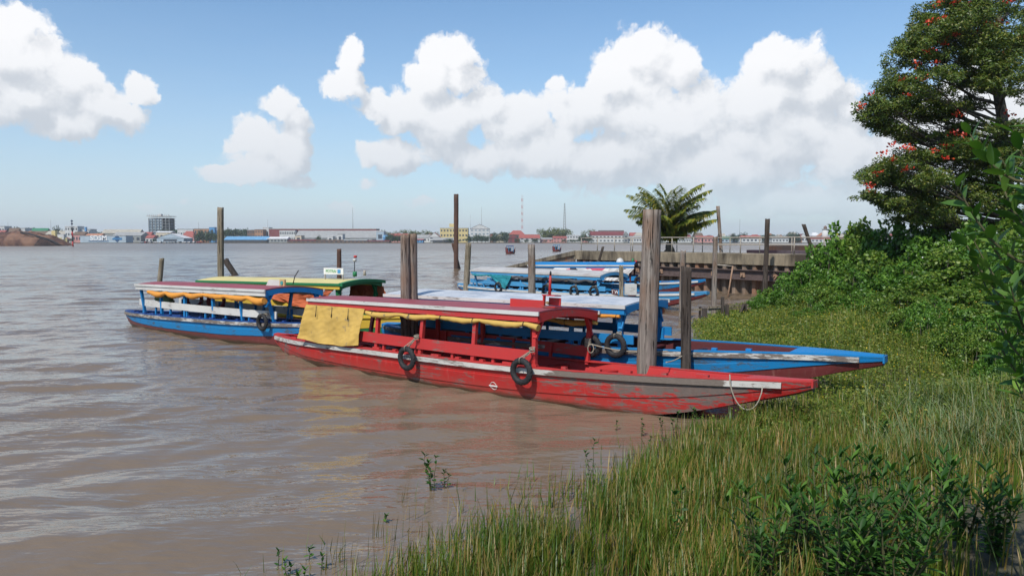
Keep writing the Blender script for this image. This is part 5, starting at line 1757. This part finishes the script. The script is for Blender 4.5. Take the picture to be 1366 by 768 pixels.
for (px, py, Y, rx, ry, rz) in ((1255, 55, 32, 1.4, 1.3, .8), (1225, 60, 31, .9, 1.0, .6), (1212, 82, 30, .9, 1.0, .55), (1245, 20, 31, .8, 1.0, .6), (1185, 118, 30.5, .8, .9, .45), (1265, 105, 32.5, 1.4, 1.3, .9), (1225, 130, 32, 1.2, 1.1, .7),
                            (1300, 80, 29.5, 1.3, 1.3, .9), (1330, 75, 32, 1.5, 1.4, .9), (1200, 140, 31.5, 1.0, 1.0, .6), (1165, 145, 29.5, .6, .8, .4), (1255, 140, 30, 1.1, 1.1, .5), (1290, 30, 28.5, 1.3, 1.2, .8), (1345, 45, 29, 1.4, 1.3, .9), (1310, 0, 29, 1.6, 1.4, .9),
                            (1235, 225, 32, 1.3, 1.2, .6), (1195, 250, 31.5, 1.0, 1.0, .5), (1270, 255, 32, 1.4, 1.2, .7), (1180, 235, 30.5, .8, .9, .5), (1300, 215, 31, 1.2, 1.2, .6), (1245, 285, 30, 1.0, 1.0, .45), (1330, 225, 29.5, 1.1, 1.1, .6), (1335, 110, 28, 1.1, 1.0, .6), (1350, 90, 28.2, 1.2, 1.0, .7), (1345, 170, 28.3, 1.0, .9, .5), (1360, 215, 28.3, 1.1, 1.0, .7), (1330, 65, 28.2, 1.1, 1.0, .6), (1290, 170, 30.5, .9, 1.0, .3), (1345, 265, 28.5, 1.2, 1.1, .7),
 (1220, 180, 30.5, .8, .9, .3), (1260, 185, 31, .9, .9, .3), (1200, 275, 30, .8, .9, .35), (1240, 262, 31, 1.1, 1.0, .5), (1300, 262, 30, 1.2, 1.0, .6), (1320, 195, 31.5, .9, .9, .4), (1232, 35, 31, .7, .8, .5), (1218, 55, 30, .6, .8, .35)):
    c_ = at_y(px, py, Y) - TL
    lob.append((c_.x, c_.y, c_.z, rx, ry, rz))
r = np.random.default_rng(42)
sub = []
for (x_, y_, z_, rx, ry, rz) in lob:
    for k in range(int(14 + 12 * rx)):
        d = unit(r.normal(size=3)) * r.random() ** .45
        sub.append((x_ + d[0] * rx, y_ + d[1] * ry, z_ + d[2] * rz, .22 * r.uniform(.7, 1.6), .22 * r.uniform(.7, 1.6), .11 * r.uniform(.7, 1.4)))
V, F = leaf_cloud(sub, 190000, .12, .38, seed=77, surf=.5, up=.9)
np_mesh('crown', V, F, LT, tr)
mb = MB()
trunk = [Vector((0, 0, -1)), Vector((0, .1, 1.5)), Vector((-.15, 0, 3.5)), Vector((-.5, .1, 5.4)), Vector((-.45, .2, 7.2)), Vector((-.9, .3, 9.5)), Vector((-.7, .2, 11.5))]
mb.tube(trunk, [.42, .34, .29, .26, .21, .15, .08], 12)
mb.build('trunk', BARK, tr)
bb = MB()
for k, (x_, y_, z_, rx, ry, rz) in enumerate(lob):
    c_ = Vector((x_, y_, z_))
    zz_ = max(2.0, min(11, z_ - .35 * (Vector((x_, y_, 0)).length) + .3))
    i_ = max(j for j in range(len(trunk) - 1) if trunk[j].z <= zz_)
    t_ = (zz_ - trunk[i_].z) / (trunk[i_ + 1].z - trunk[i_].z)
    a_ = trunk[i_].lerp(trunk[i_ + 1], t_)
    pts_ = []
    for j in range(8):
        u = j / 7
        p_ = a_.lerp(c_, u) + Vector((mn.noise(Vector((k * 3.1, u * 2.2, 0))), mn.noise(Vector((k * 3.1, u * 2.2, 7))), mn.noise(Vector((k * 3.1, u * 2.2, 3))) - .3 * math.sin(math.pi * u))) * .45 * math.sin(math.pi * u)
        pts_.append(p_)
    ln = (c_ - a_).length
    bb.tube(pts_, [.028 * ln ** .6 * (1 - .75 * j / 7) for j in range(8)], 6)
    for q in range(9):
        u = r.uniform(.45, 1.0); s0_ = pts_[min(7, int(u * 7))]
        d = Vector(unit(r.normal(size=3)) * np.array([rx, ry, rz * .8]))
        e_ = c_ + d
        md = s0_.lerp(e_, .5) + Vector((r.normal() * .08, r.normal() * .08, -.06))
        bb.tube([s0_, md, e_], [.018, .012, .005], 4, cap=False)
bb.build('branches', BARK, tr)
bl_px = [(1210, 128), (1232, 105), (1237, 70), (1250, 28), (1258, 25), (1272, 48), (1276, 47), (1298, 44), (1318, 34), (1326, 35), (1338, 33), (1205, 107), (1148, 142), (1161, 126), (1275, 4), (1290, 6), (1345, 2), (1223, 86), (1247, 85), (1240, 30), (1285, 26), (1344, 70),
         (1272, 177), (1283, 180), (1205, 198), (1213, 200), (1190, 194), (1262, 195), (1247, 202), (1190, 213), (1263, 212), (1208, 226), (1158, 247), (1170, 232), (1160, 200 + 52), (1176, 205), (1347, 153), (1278, 153), (1330, 90), (1358, 52), (1252, 4), (1258, 60)]
for k, (px, py) in enumerate(bl_px):
    c_ = np.array(at_y(px, py, 28.4 + .9 * r.random()) - TL)
    n_ = 16
    P = c_ + r.normal(size=(n_, 3)) * np.array([.10, .10, .045])
    Vb, Fb = rhomb_leaves(P, rand_dirs(n_, .8, r), rand_dirs(n_, .5, r), np.full(n_, .12), np.full(n_, .08))
    np_mesh('blossom', Vb, Fb, FLOWER, tr)

# --- palm behind the railing
pc = at_y(893, 338, 50.5)
pm = thing('coconut_palm', 'young coconut palm with green and yellow fronds on the jetty', 'palm', (pc.x, 50.5, ZT - .1))
PH = .7
MB().tube([(0, 0, 0), (.03, 0, .25), (-.03, 0, .45), (0, 0, PH)], [.42, .30, .25, .20], 12).build('trunk', BARK, pm)
r = np.random.default_rng(9)
fr = MB(); LV, stem_yel = [], []
specs = []
for k in range(36):
    az_ = k * 2.399
    specs.append((az_, R(89) - R(34) * (k / 35.0) ** 1.3, r.uniform(3.9, 4.9) * (1 if k < 20 else .66)))
specs += [(math.pi * .98, R(64), 4.0), (math.pi * 1.04, R(60), 3.6), (0.05, R(50), 3.9), (-.12, R(42), 3.5), (.12, R(64), 3.8), (math.pi * .8, R(70), 4.0), (.5, R(72), 3.9)]
for (az_, el_, Lf) in specs:
    p = np.array([0, 0, PH]); e_ = el_
    pts_ = [p.copy()]
    dirv = []
    N_ = 26
    for j in range(N_):
        d = np.array([math.cos(az_) * math.cos(e_), math.sin(az_) * math.cos(e_) , math.sin(e_)])
        dirv.append(d)
        p = p + d * Lf / N_
        pts_.append(p.copy())
        e_ -= R(1.2 + 3.4 * j / N_) * (1.0 if el_ > R(50) else .55)
    fr.tube([tuple(q) for q in pts_], list(np.linspace(.035, .006, N_ + 1)), 5, cap=False)
    side = np.array([-math.sin(az_), math.cos(az_), 0])
    for j in range(3, N_):
        for sg in (-1, 1):
            for h_ in (0, .34, .67):
                t_ = (j + h_) / N_
                base_ = pts_[j] + (pts_[j + 1] - pts_[j]) * h_
                ll = .80 * math.sin(math.pi * (.12 + .84 * t_)) ** .7 * r.uniform(.85, 1.1)
                dd = unit(side * sg * .85 + dirv[j] * .65 + np.array([-.40, 0, -.40 + r.normal() * .2]))
                LV.append((base_, dd, ll))
fr.build('frond_stems', rough_mat('palm_rachis', (.16, .15, .04), (.28, .24, .06), 5), pm)
P = np.array([q[0] for q in LV]); D = np.array([q[1] for q in LV]); Ls = np.array([q[2] for q in LV])
V, F = curved_leaves(P, D, np.tile([0, 0, 1.0], (len(P), 1)), Ls, np.full(len(P), .075), .45)
np_mesh('fronds', V, F, LP, pm)

# --- far trees
ftv = []
for v_, mt in enumerate((LFAR, LFAR, LFY)):
    r = np.random.default_rng(300 + v_)
    lumps = [(r.normal() * .30, r.normal() * .30, .62 + r.normal() * .16, r.uniform(.14, .26)) for _ in range(16)]
    V, F = leaf_cloud(lumps, 900, .10, .7, seed=v_ + 20, surf=.5)
    rt = thing('tree', 'far tree', 'tree')
    np_mesh('crown', V, F, mt, rt)
    MB().tube([(0, 0, 0), (.02, 0, .55)], [.035, .02], 6).build('trunk', BARK, rt)
    KIDS[rt.name] = [c for c in bpy.data.objects if c.parent == rt]
    ftv.append([rt, False])
rs = random.Random(12)
rowsT = []
def trow(a_, b_, step, top, v_, lab, Y=752):
    px = a_
    while px <= b_:
        rowsT.append((px + rs.uniform(-1, 1), top + rs.uniform(-1.2, 1.5), v_ if v_ is not None else rs.choice([0, 1]), lab, Y + rs.uniform(-3, 6)))
        px += step
trow(266, 290, 5, 310.5, 0, 'dark tree left of the blue roofed shed')
trow(519, 535, 4, 313.5, 0, 'dark tree between the warehouse and the double post')
trow(627, 679, 5, 315, 0, 'dark tree at the water below the blue windowed building')
trow(752, 775, 5, 320, 1, 'low green tree at the water below the coral house')
trow(776, 786, 5, 314.5, 0, 'dark round tree left of the long white building')
trow(425, 429, 6, 314.5, 0, 'single dark tree before the grey warehouse')
trow(540, 580, 9, 308.5, 2, 'yellow green tree left of the yellow building', 860)
trow(498, 514, 8, 307.5, 2, 'yellow green tree behind the warehouse end', 870)
trow(655, 690, 10, 309.5, 1, 'green tree right of the blue windowed building', 860)
trow(728, 752, 6, 305.5, 2, 'yellow green tree behind the coral house', 800)
trow(790, 800, 6, 308, 2, 'yellow green tree left of the grey office building', 830)
trow(112, 135, 8, 308.5, 1, 'tree behind the lettered shed', 830)
trow(6, 36, 9, 303.5, 1, 'tree behind the wreck at the left edge', 850)
trow(80, 84, 6, 304.5, 0, 'dark palm like tree left of the white office block', 800)
trow(300, 330, 8, 305.5, 1, 'tree behind the blue roofed shed', 850)
trow(228, 240, 7, 306, 1, 'tree right of the high tower', 850)
trow(600, 630, 12, 318.5, 1, 'low tree below the yellow building', 750)
trow(980, 992, 6, 312, 0, 'dark tree behind the railing left of the jetty post', 790)
trow(1052, 1066, 6, 311.5, 0, 'dark tree behind the leaning railing post', 790)
trow(1016, 1030, 7, 313.5, 1, 'tree behind the dark jetty post', 800)
trow(1128, 1240, 5.5, 309.5, 0, 'dark tree of the long row right of the white tower', 900)
trow(845, 980, 14, 314.5, 1, 'tree on the far shore behind the palm', 860)
trow(690, 735, 12, 319, 1, 'low tree on the waterfront by the wide red roof', 752)
trow(20, 500, 37, 318.5, 1, 'low waterfront shrub tree of the far quay', 760)
ORD = 'first second third fourth fifth sixth seventh eighth ninth tenth eleventh twelfth thirteenth fourteenth fifteenth sixteenth seventeenth eighteenth nineteenth twentieth twenty-first twenty-second twenty-third twenty-fourth twenty-fifth twenty-sixth twenty-seventh'.split()
cnt = {}
for px, tp, v_, lab, Y in rowsT:
    grp_ = lab
    tot_ = sum(1 for q in rowsT if q[3] == grp_)
    k_ = cnt.get(grp_, 0); cnt[grp_] = k_ + 1
    if tot_ > 1: lab = lab + ', ' + ('leftmost' if k_ == 0 else ORD[k_] + ' from the left')
    h_ = fz(tp, Y) - .6
    loc = (fx(px, Y), Y, .6)
    w_ = h_ * rs.uniform(.85, 1.15) if v_ != 2 else h_ * .9
    sc3 = (w_, w_, h_ / .95)
    rt, usd = ftv[v_]
    if not usd:
        rt.location = loc; rt.scale = sc3; rt['label'] = lab; rt['group'] = grp_; ftv[v_][1] = True; rt.rotation_euler = (0, 0, rs.uniform(0, 6))
    else:
        copy_tree(rt, lab, loc, rs.uniform(0, 6), sc3, grp_)

# ------------------------------------------------------------------ weeds and grass


def in_poly_px(X, Y, Z):
    """photo coordinates of points"""
    c, s = math.cos(PITCH), math.sin(PITCH)
    z = Z - CAM_H
    dep = Y * c - z * s
    up = Y * s + z * c
    return 683 + 1000 * X / dep, 384 - 1000 * up / dep


r = np.random.default_rng(55)
# sedge in the foreground
N = 120000
Y = 5.2 + (12.6 - 5.2) * r.random(N) ** 1.1
X = r.uniform(-2.5, 10, N)
xs = np.interp(Y, SH_Y, SH_X)
d = X - xs
px, py = in_poly_px(X, Y, ground_z(X, Y))
clump = fnoise(X * 1.3, Y * 1.3, 3)
keep = (d > -1.25 + (clump - .5) * 2.2) & (px > 300) & (px < 1420)
dens = np.clip((d + .55) / 1.5, .035, 1) * np.clip(1.75 - d / 4.2, .12, 1)
dens *= np.clip((12.4 + (clump - .5) * 3 - Y) / 2.2, 0, 1)
dens *= np.clip((fnoise(X * 3.2 + 40, Y * 2.4, 3) - .28) * 3.2, .05, 1)
mudhole = ((px - 1330) / 90) ** 2 + ((py - 735) / 55) ** 2
dens *= np.clip(mudhole - .6, .05, 1)
# red bow lies here: no grass inside the hulls
def hull_dist(S_, D_, X, Y):
    dx, dy = X - S_[0], Y - S_[1]
    return dx * D_[0] + dy * D_[1], dx * -D_[1] + dy * D_[0]
for S_, D_, st_ in ((SR, DR, st_red), (SB, DB, st_blue)):
    a_, q = hull_dist(S_, D_, X, Y)
    hbv_ = np.interp(a_, st_['s'], st_['hb']); kz = np.interp(a_, st_['s'], st_['keel'])
    dens = np.where((a_ > 0) & (a_ < st_['s'][-1]) & (np.abs(q) < hbv_ + .15) & (kz < .38), 0, dens)
keep &= r.random(N) < dens
X, Y, d, clump = X[keep], Y[keep], d[keep], clump[keep]
Z = np.maximum(ground_z(X, Y), -.15) - .02
n = len(X)
Hh = r.uniform(.22, .50, n) * (.75 + .6 * clump) * np.clip(1.1 - Y / 40, .6, 1)
az_ = r.normal(.3, 1.3, n)
V, F = blades(np.stack([X, Y, Z], 1), Hh, r.uniform(.006, .013, n) * (1 + Y / 25), r.uniform(.02, .75, n) ** 1.4, az_)
print('sedge', n)
tag(np_mesh('sedge_grass', V, F, GR), 'green and straw coloured sedge along the water in the foreground', 'grass', kind='stuff')
# pale taller grass to the right
N = 9000
Y = r.uniform(7.5, 12.5, N); X = r.uniform(3.8, 10, N)
px, py = in_poly_px(X, Y, ground_z(X, Y))
keep = (px > 1140) & (px < 1420) & (py < 640) & (r.random(N) < np.clip((px - 1130) / 160, 0, 1))
X, Y = X[keep], Y[keep]; n = len(X)
V, F = blades(np.stack([X, Y, ground_z(X, Y) - .02], 1), r.uniform(.25, .6, n), r.uniform(.010, .018, n), r.uniform(.3, 1.0, n), r.uniform(0, 6.28, n))
tag(np_mesh('pale_grass', V, F, GR2), 'pale green long bladed grass at the right below the bushes', 'grass', kind='stuff')
# leafy weeds with yellow flowers behind the bows
N = 24000
Y = 9.3 + (33 - 9.3) * r.random(N) ** 1.1; X = r.uniform(3, 20, N)
xs = np.interp(Y, SH_Y, SH_X); d = X - xs
px, py = in_poly_px(X, Y, ground_z(X, Y))
clump = fnoise(X * .8 + 9, Y * .8, 3)
keep = (d > -.35 + (clump - .5) * 1.2) & (px < 1430) & (d < 9)
keep &= r.random(N) < np.clip((Y - 9.6) / 2.0, 0.04, 1) * np.clip((d + .7) / 1.0, .15, 1)
for S_, D_, st_ in ((SR, DR, st_red), (SB, DB, st_blue)):
    a_, q = hull_dist(S_, D_, X, Y)
    hbv_ = np.interp(a_, st_['s'], st_['hb']); kz = np.interp(a_, st_['s'], st_['keel'])
    keep &= ~((a_ > 0) & (a_ < st_['s'][-1] + .1) & (np.abs(q) < hbv_ + .12) & (kz < .42))
X, Y, d, clump = X[keep], Y[keep], d[keep], clump[keep]; n = len(X)
print('weeds', n)
Z = np.maximum(ground_z(X, Y), -.1)
hgt = r.uniform(.12, .34, n) * (.6 + .9 * clump) * np.clip(.75 + d / 7, .6, 1.5)
k_ = 11
T = r.random((n, k_))
az_ = r.uniform(0, 6.28, (n, k_))
P = np.stack([X[:, None] + np.cos(az_) * .05 * (1 + T), Y[:, None] + np.sin(az_) * .05 * (1 + T), Z[:, None] + hgt[:, None] * (.1 + .95 * T)], -1).reshape(-1, 3)
D = np.stack([np.cos(az_), np.sin(az_), r.uniform(0, .9, (n, k_))], -1).reshape(-1, 3)
Ls = r.uniform(.04, .09, n * k_) * np.clip(.45 + Y.repeat(k_) / 30, .6, 1.1)
V1 = rhomb_leaves(P, D, rand_dirs(n * k_, 1.5, r), Ls, Ls * .48)
V, F = V1
tag(np_mesh('leafy_weeds', V, F, LH), 'low leafy weeds covering the bank behind the bows', 'weeds', kind='stuff')
GR3 = leaf_mat('weed_stem', [(.08, .15, .015), (.13, .20, .02), (.20, .22, .035), (.34, .27, .09)], .25)
V, F = blades(np.stack([X, Y, Z - .02], 1).repeat(4, 0) + r.normal(size=(n * 4, 3)) * np.array([.08, .08, 0]), hgt.repeat(4) * r.uniform(.8, 1.35, n * 4), np.full(n * 4, .009) * (1 + Y.repeat(4) / 25), r.uniform(.02, .4, n * 4), r.uniform(0, 6.28, n * 4))
tag(np_mesh('weed_stems', V, F, GR3), 'thin green and straw stems among the leafy weeds', 'weeds', kind='stuff')
sel = (r.random(n) < .34 * np.clip((Y - 12) / 8, .05, 1))
Pf = np.stack([X, Y, Z + hgt * 1.1], 1)[sel]; nf = len(Pf)
V, F = rhomb_leaves(Pf, rand_dirs(nf, .8, r), rand_dirs(nf, .8, r), np.full(nf, .034) * r.uniform(.6, 1.3, nf), np.full(nf, .03))
tag(np_mesh('yellow_flowers', V, F, YF), 'tiny yellow flowers scattered over the weeds', 'flowers', kind='stuff')

# --- shrubs and seedlings built as stems with leaves


def sprig(name, label, loc, h, n_st, leaf, mat, nl=14, spread=.35, cat='plant', group=None, seed=0, asp=.32, lean=(0, 0), up=.5, start=.25, curved=True):
    r = np.random.default_rng(seed)
    root = thing(name, label, cat, loc, 0, group)
    mb = MB(); P, D, Nn = [], [], []
    for k in range(n_st):
        a_ = r.uniform(0, 6.28); q = spread * r.uniform(.3, 1.0) * (0 if n_st == 1 else 1)
        tip = np.array([math.cos(a_) * q * h + lean[0], math.sin(a_) * q * h + lean[1], h * r.uniform(.68, 1.05)])
        b0 = np.array([math.cos(a_), math.sin(a_), 0]) * .04 * h * (n_st > 1)
        pts_ = []
        for j in range(9):
            t_ = j / 8
            pts_.append(b0 * (1 - t_) + tip * np.array([t_ ** 1.4, t_ ** 1.4, t_]) + np.array([mn.noise(Vector((k * 2.3 + seed, t_ * 3, 0))), mn.noise(Vector((k * 2.3 + seed, t_ * 3, 4))), 0]) * .06 * h * t_)
        mb.tube([tuple(p_) for p_ in pts_], list(np.linspace(.011, .003, 9) * max(.6, leaf * 9)), 5, cap=False)
        A = np.array(pts_)
        for j in range(nl):
            t_ = start + (1 - start) * (j + r.random()) / nl
            i_ = min(7, int(t_ * 8)); p_ = A[i_] + (A[i_ + 1] - A[i_]) * (t_ * 8 - i_)
            aa = j * 2.4 + r.normal() * .4
            dv = np.array([math.cos(aa), math.sin(aa), up * (.4 + 1.4 * t_ ** 3) + r.normal() * .2])
            P.append(p_); D.append(dv); Nn.append(np.array([0, 0, 1]) + r.normal(size=3) * .35 - .5 * dv * np.array([1, 1, 0]))
        for j in range(3):
            aa = j * 2.1 + r.random(); P.append(A[-1]); D.append(np.array([math.cos(aa) * .6, math.sin(aa) * .6, 1.0])); Nn.append(np.array([-math.cos(aa), -math.sin(aa), .6]))
    mb.build('stems', MATS['stem_green'], root)
    P, D, Nn = np.array(P), np.array(D), np.array(Nn)
    Ls = leaf * r.uniform(.6, 1.15, len(P))
    V, F = curved_leaves(P, D, Nn, Ls, Ls * asp, .22)
    np_mesh('foliage', V, F, mat, root, smooth=True)
    return root


rough_mat('stem_green', (.05, .06, .02), (.10, .09, .045), 8)
# big mangrove shrub bottom right (several plants growing together)
sh = [((1170, 618), 5.6, 16, .135), ((1075, 622), 5.9, 9, .13), ((1235, 615), 5.9, 12, .13), ((1120, 660), 5.2, 14, .13), ((1200, 670), 5.0, 14, .13), ((1290, 612), 6.1, 9, .13), ((1330, 650), 5.7, 8, .12), ((1015, 655), 5.6, 8, .12)]
lbl = ['tallest mangrove shrub of the foreground thicket', 'upright mangrove shrub at the left of the thicket', 'mangrove shrub right behind the tallest one', 'low dense mangrove shrub in front of the thicket', 'low mangrove shrub under the tallest one',
       'slim mangrove shrub at the right of the thicket', 'sparse mangrove shrub beside the mud patch', 'small drooping mangrove shrub left of the thicket']
for k, ((px, py), Y, ns, lf) in enumerate(sh):
    top = at_y(px, py, Y); gz = float(ground_z(top.x, Y))
    sprig('mangrove_shrub', lbl[k], (top.x, Y, gz - .03), top.z - gz, ns + 4, lf * .95, LM, nl=20, spread=.42, cat='shrub', group='mangrove shrubs in the foreground', seed=400 + k, start=.12, asp=.25, up=.75)
# tall saplings at the right edge, close to the camera: stem, side branches, whorled leaves
def sapling(label, loc, h, lean, leaf, seed, zmin=.25):
    r = np.random.default_rng(seed)
    root = thing('mangrove_sapling', label, 'shrub', loc)
    mb = MB(); P, D, Nn = [], [], []
    def shoot(pts_, r0, n_leaf, t0):
        A = [np.array(p_) for p_ in pts_]; n_ = len(A) - 1
        mb.tube([tuple(p_) for p_ in A], list(np.linspace(r0, .003, n_ + 1)), 6, cap=False)
        for j in range(n_leaf):
            t_ = t0 + (1 - t0) * (j + .6 * r.random()) / n_leaf
            i_ = min(n_ - 1, int(t_ * n_)); p_ = A[i_] + (A[i_ + 1] - A[i_]) * (t_ * n_ - i_)
            ax = unit(A[i_ + 1] - A[i_])
            aa = j * math.pi / 2 * 1.05 + (j % 2) * math.pi + r.normal() * .3
            o_ = np.array([math.cos(aa), math.sin(aa), 0]); o_ = unit(o_ - ax * np.dot(o_, ax))
            dv = unit(o_ + ax * r.uniform(.45, 1.3) + np.array([0, 0, .15]))
            P.append(p_); D.append(dv); Nn.append(ax + np.array([0, 0, .5]) - o_ * .3 + r.normal(size=3) * .25)
    top = np.array([lean[0], lean[1], h])
    main = [np.array([0, 0, 0]) * (1 - t_) + top * np.array([t_ ** 1.5, t_ ** 1.5, t_]) + np.array([mn.noise(Vector((seed, t_ * 4, 0))), mn.noise(Vector((seed, t_ * 4, 9))), 0]) * .15 * t_ for t_ in np.linspace(0, 1, 13)]
    shoot(main, .020, 16, .72)
    for k in range(15):
        t_ = zmin + (.94 - zmin) * k / 14
        i_ = min(11, int(t_ * 12)); b0 = main[i_] + (main[i_ + 1] - main[i_]) * (t_ * 12 - i_)
        aa = k * 2.399 + seed; ll = r.uniform(.28, .55)
        pts_ = []
        for j in range(7):
            u = j / 6
            pts_.append(b0 + np.array([math.cos(aa), math.sin(aa), 0]) * ll * (u ** .8) * .75 + np.array([0, 0, ll * .75 * u ** 1.6]))
        shoot(pts_, .009, 15, .2)
    mb.build('stems', MATS['stem_green'], root)
    P, D, Nn = np.array(P), np.array(D), np.array(Nn)
    Ls = leaf * r.uniform(.7, 1.15, len(P))
    V, F = curved_leaves(P, D, Nn, Ls, Ls * .36, .18)
    np_mesh('foliage', V, F, LM2, root, smooth=True)


for k, (px, py, Y, lab, lean, lf) in enumerate(((1352, 165, 3.6, 'tall big leaved mangrove sapling at the right edge', (-.42, 0), .125), (1392, 135, 3.9, 'second big leaved mangrove sapling cut by the right edge', (-.25, 0), .13), (1408, 350, 3.5, 'lower big leaved mangrove sapling at the right edge', (-.25, 0), .11))):
    top = at_y(px, py, Y); gz = float(ground_z(top.x, Y))
    sapling(lab, (top.x - lean[0], Y, gz - .03), top.z - gz, lean, lf, 430 + k, .56 if k < 2 else .55)
# little seedlings standing in the water and mud
seeds = [(577, 655, 601, 5, 'bushy seedling standing in the water left of the sedge'), (594, 652, 628, 2, 'short seedling beside the bushy one in the water'), (789, 645, 588, 2, 'thin seedling in the water before the red boat'), (1238 - 333, 740, 655, 2, 'round leaved seedling in the sedge'), (905, 745, 690, 2, 'short round leaved seedling in the sedge'),
         (855, 580, 556, 2, 'tiny seedling under the red bow'), (823, 572, 560, 1, 'tiny seedling left of the red bow'), (884, 590, 560, 2, 'leafy seedling at the mud edge by the red bow'), (901, 585, 552, 2, 'slim seedling at the mud edge by the red bow'), (930, 575, 545, 2, 'seedling standing under the red bow'), (868, 600, 575, 1, 'tiny seedling at the edge of the sedge'),
         (372, 752, 726, 1, 'twig seedling far out in the water at the bottom'), (384, 768, 748, 2, 'branched seedling in the water at the bottom'), (413, 745, 732, 1, 'two leaved seedling in the water at the bottom'), (402, 775, 755, 2, 'low seedling at the bottom edge'), (430, 760, 748, 1, 'yellowish seedling in the water at the bottom'), (515, 695, 687, 1, 'floating sprout in the water'),
         (1010, 560, 528, 2, 'seedling on the mud beside the red bow tip'), (1180, 600, 562, 3, 'broad leaved seedling among the far sedge'), (655, 712, 690, 1, 'small seedling inside the sedge')]
for k, (px, pb, pt_, ns, lab) in enumerate(seeds):
    b0 = on_z(px, pb, 0.0)
    gz = float(ground_z(b0.x, b0.y))
    if gz > 0: b0 = on_z(px, pb, gz)
    h_ = max(.12, at_y(px, pt_, b0.y).z - b0.z)
    sprig('seedling', lab, (b0.x, b0.y, min(b0.z, gz) if gz > 0 else -.1), h_ + (.1 if gz <= 0 else 0), ns, .055 if h_ < .35 else .07, LM, nl=9, spread=.18, cat='seedling', group='seedlings at the water edge', seed=500 + k, asp=.45, start=.3)
# loose reed tufts standing in the water, left of the sedge
for k, (px, py) in enumerate(((455, 752), (448, 748), (441, 765), (475, 760), (500, 715), (540, 668), (560, 690), (612, 655), (530, 720))):
    b0 = on_z(px, py, 0)
    n_ = 7
    P = np.tile(np.array(b0), (n_, 1)) + r.normal(size=(n_, 3)) * np.array([.06, .05, 0]); P[:, 2] = -.05
    V, F = blades(P, r.uniform(.18, .36, n_), np.full(n_, .009), r.uniform(.02, .25, n_), r.uniform(-1, 1, n_))
    o = np_mesh('reed_tuft', V, F, GR)
    tag(o, ['tuft of reed blades at the bottom left in the water', 'second tuft of reeds beside the bottom left one', 'tuft of reeds touching the bottom edge', 'thin tuft of reeds left of the sedge edge', 'lone reeds farther out in the water', 'reeds beside the short seedling', 'loose reeds in front of the bushy seedling', 'reeds right of the bushy seedling', 'reeds between the seedlings and the sedge'][k], 'reeds', 'loose reed tufts in the water')

# ------------------------------------------------------------------ air
hm_m = bpy.data.materials.new('river_haze')
hm_m.use_nodes = True
ht = hm_m.node_tree
for nd in list(ht.nodes):
    ht.nodes.remove(nd)
pv = ht.nodes.new('ShaderNodeVolumePrincipled')
pv.inputs['Color'].default_value = (.95, .97, 1.0, 1)
pv.inputs['Density'].default_value = .00018
pv.inputs['Anisotropy'].default_value = .2
ho = ht.nodes.new('ShaderNodeOutputMaterial')
ht.links.new(pv.outputs[0], ho.inputs['Volume'])
hb_ = MB().box((0, 1150, 34), (7000, 4800, 72))
ho_ = hb_.build('haze', hm_m)
tag(ho_, 'thin haze over the river', 'haze', kind='stuff')
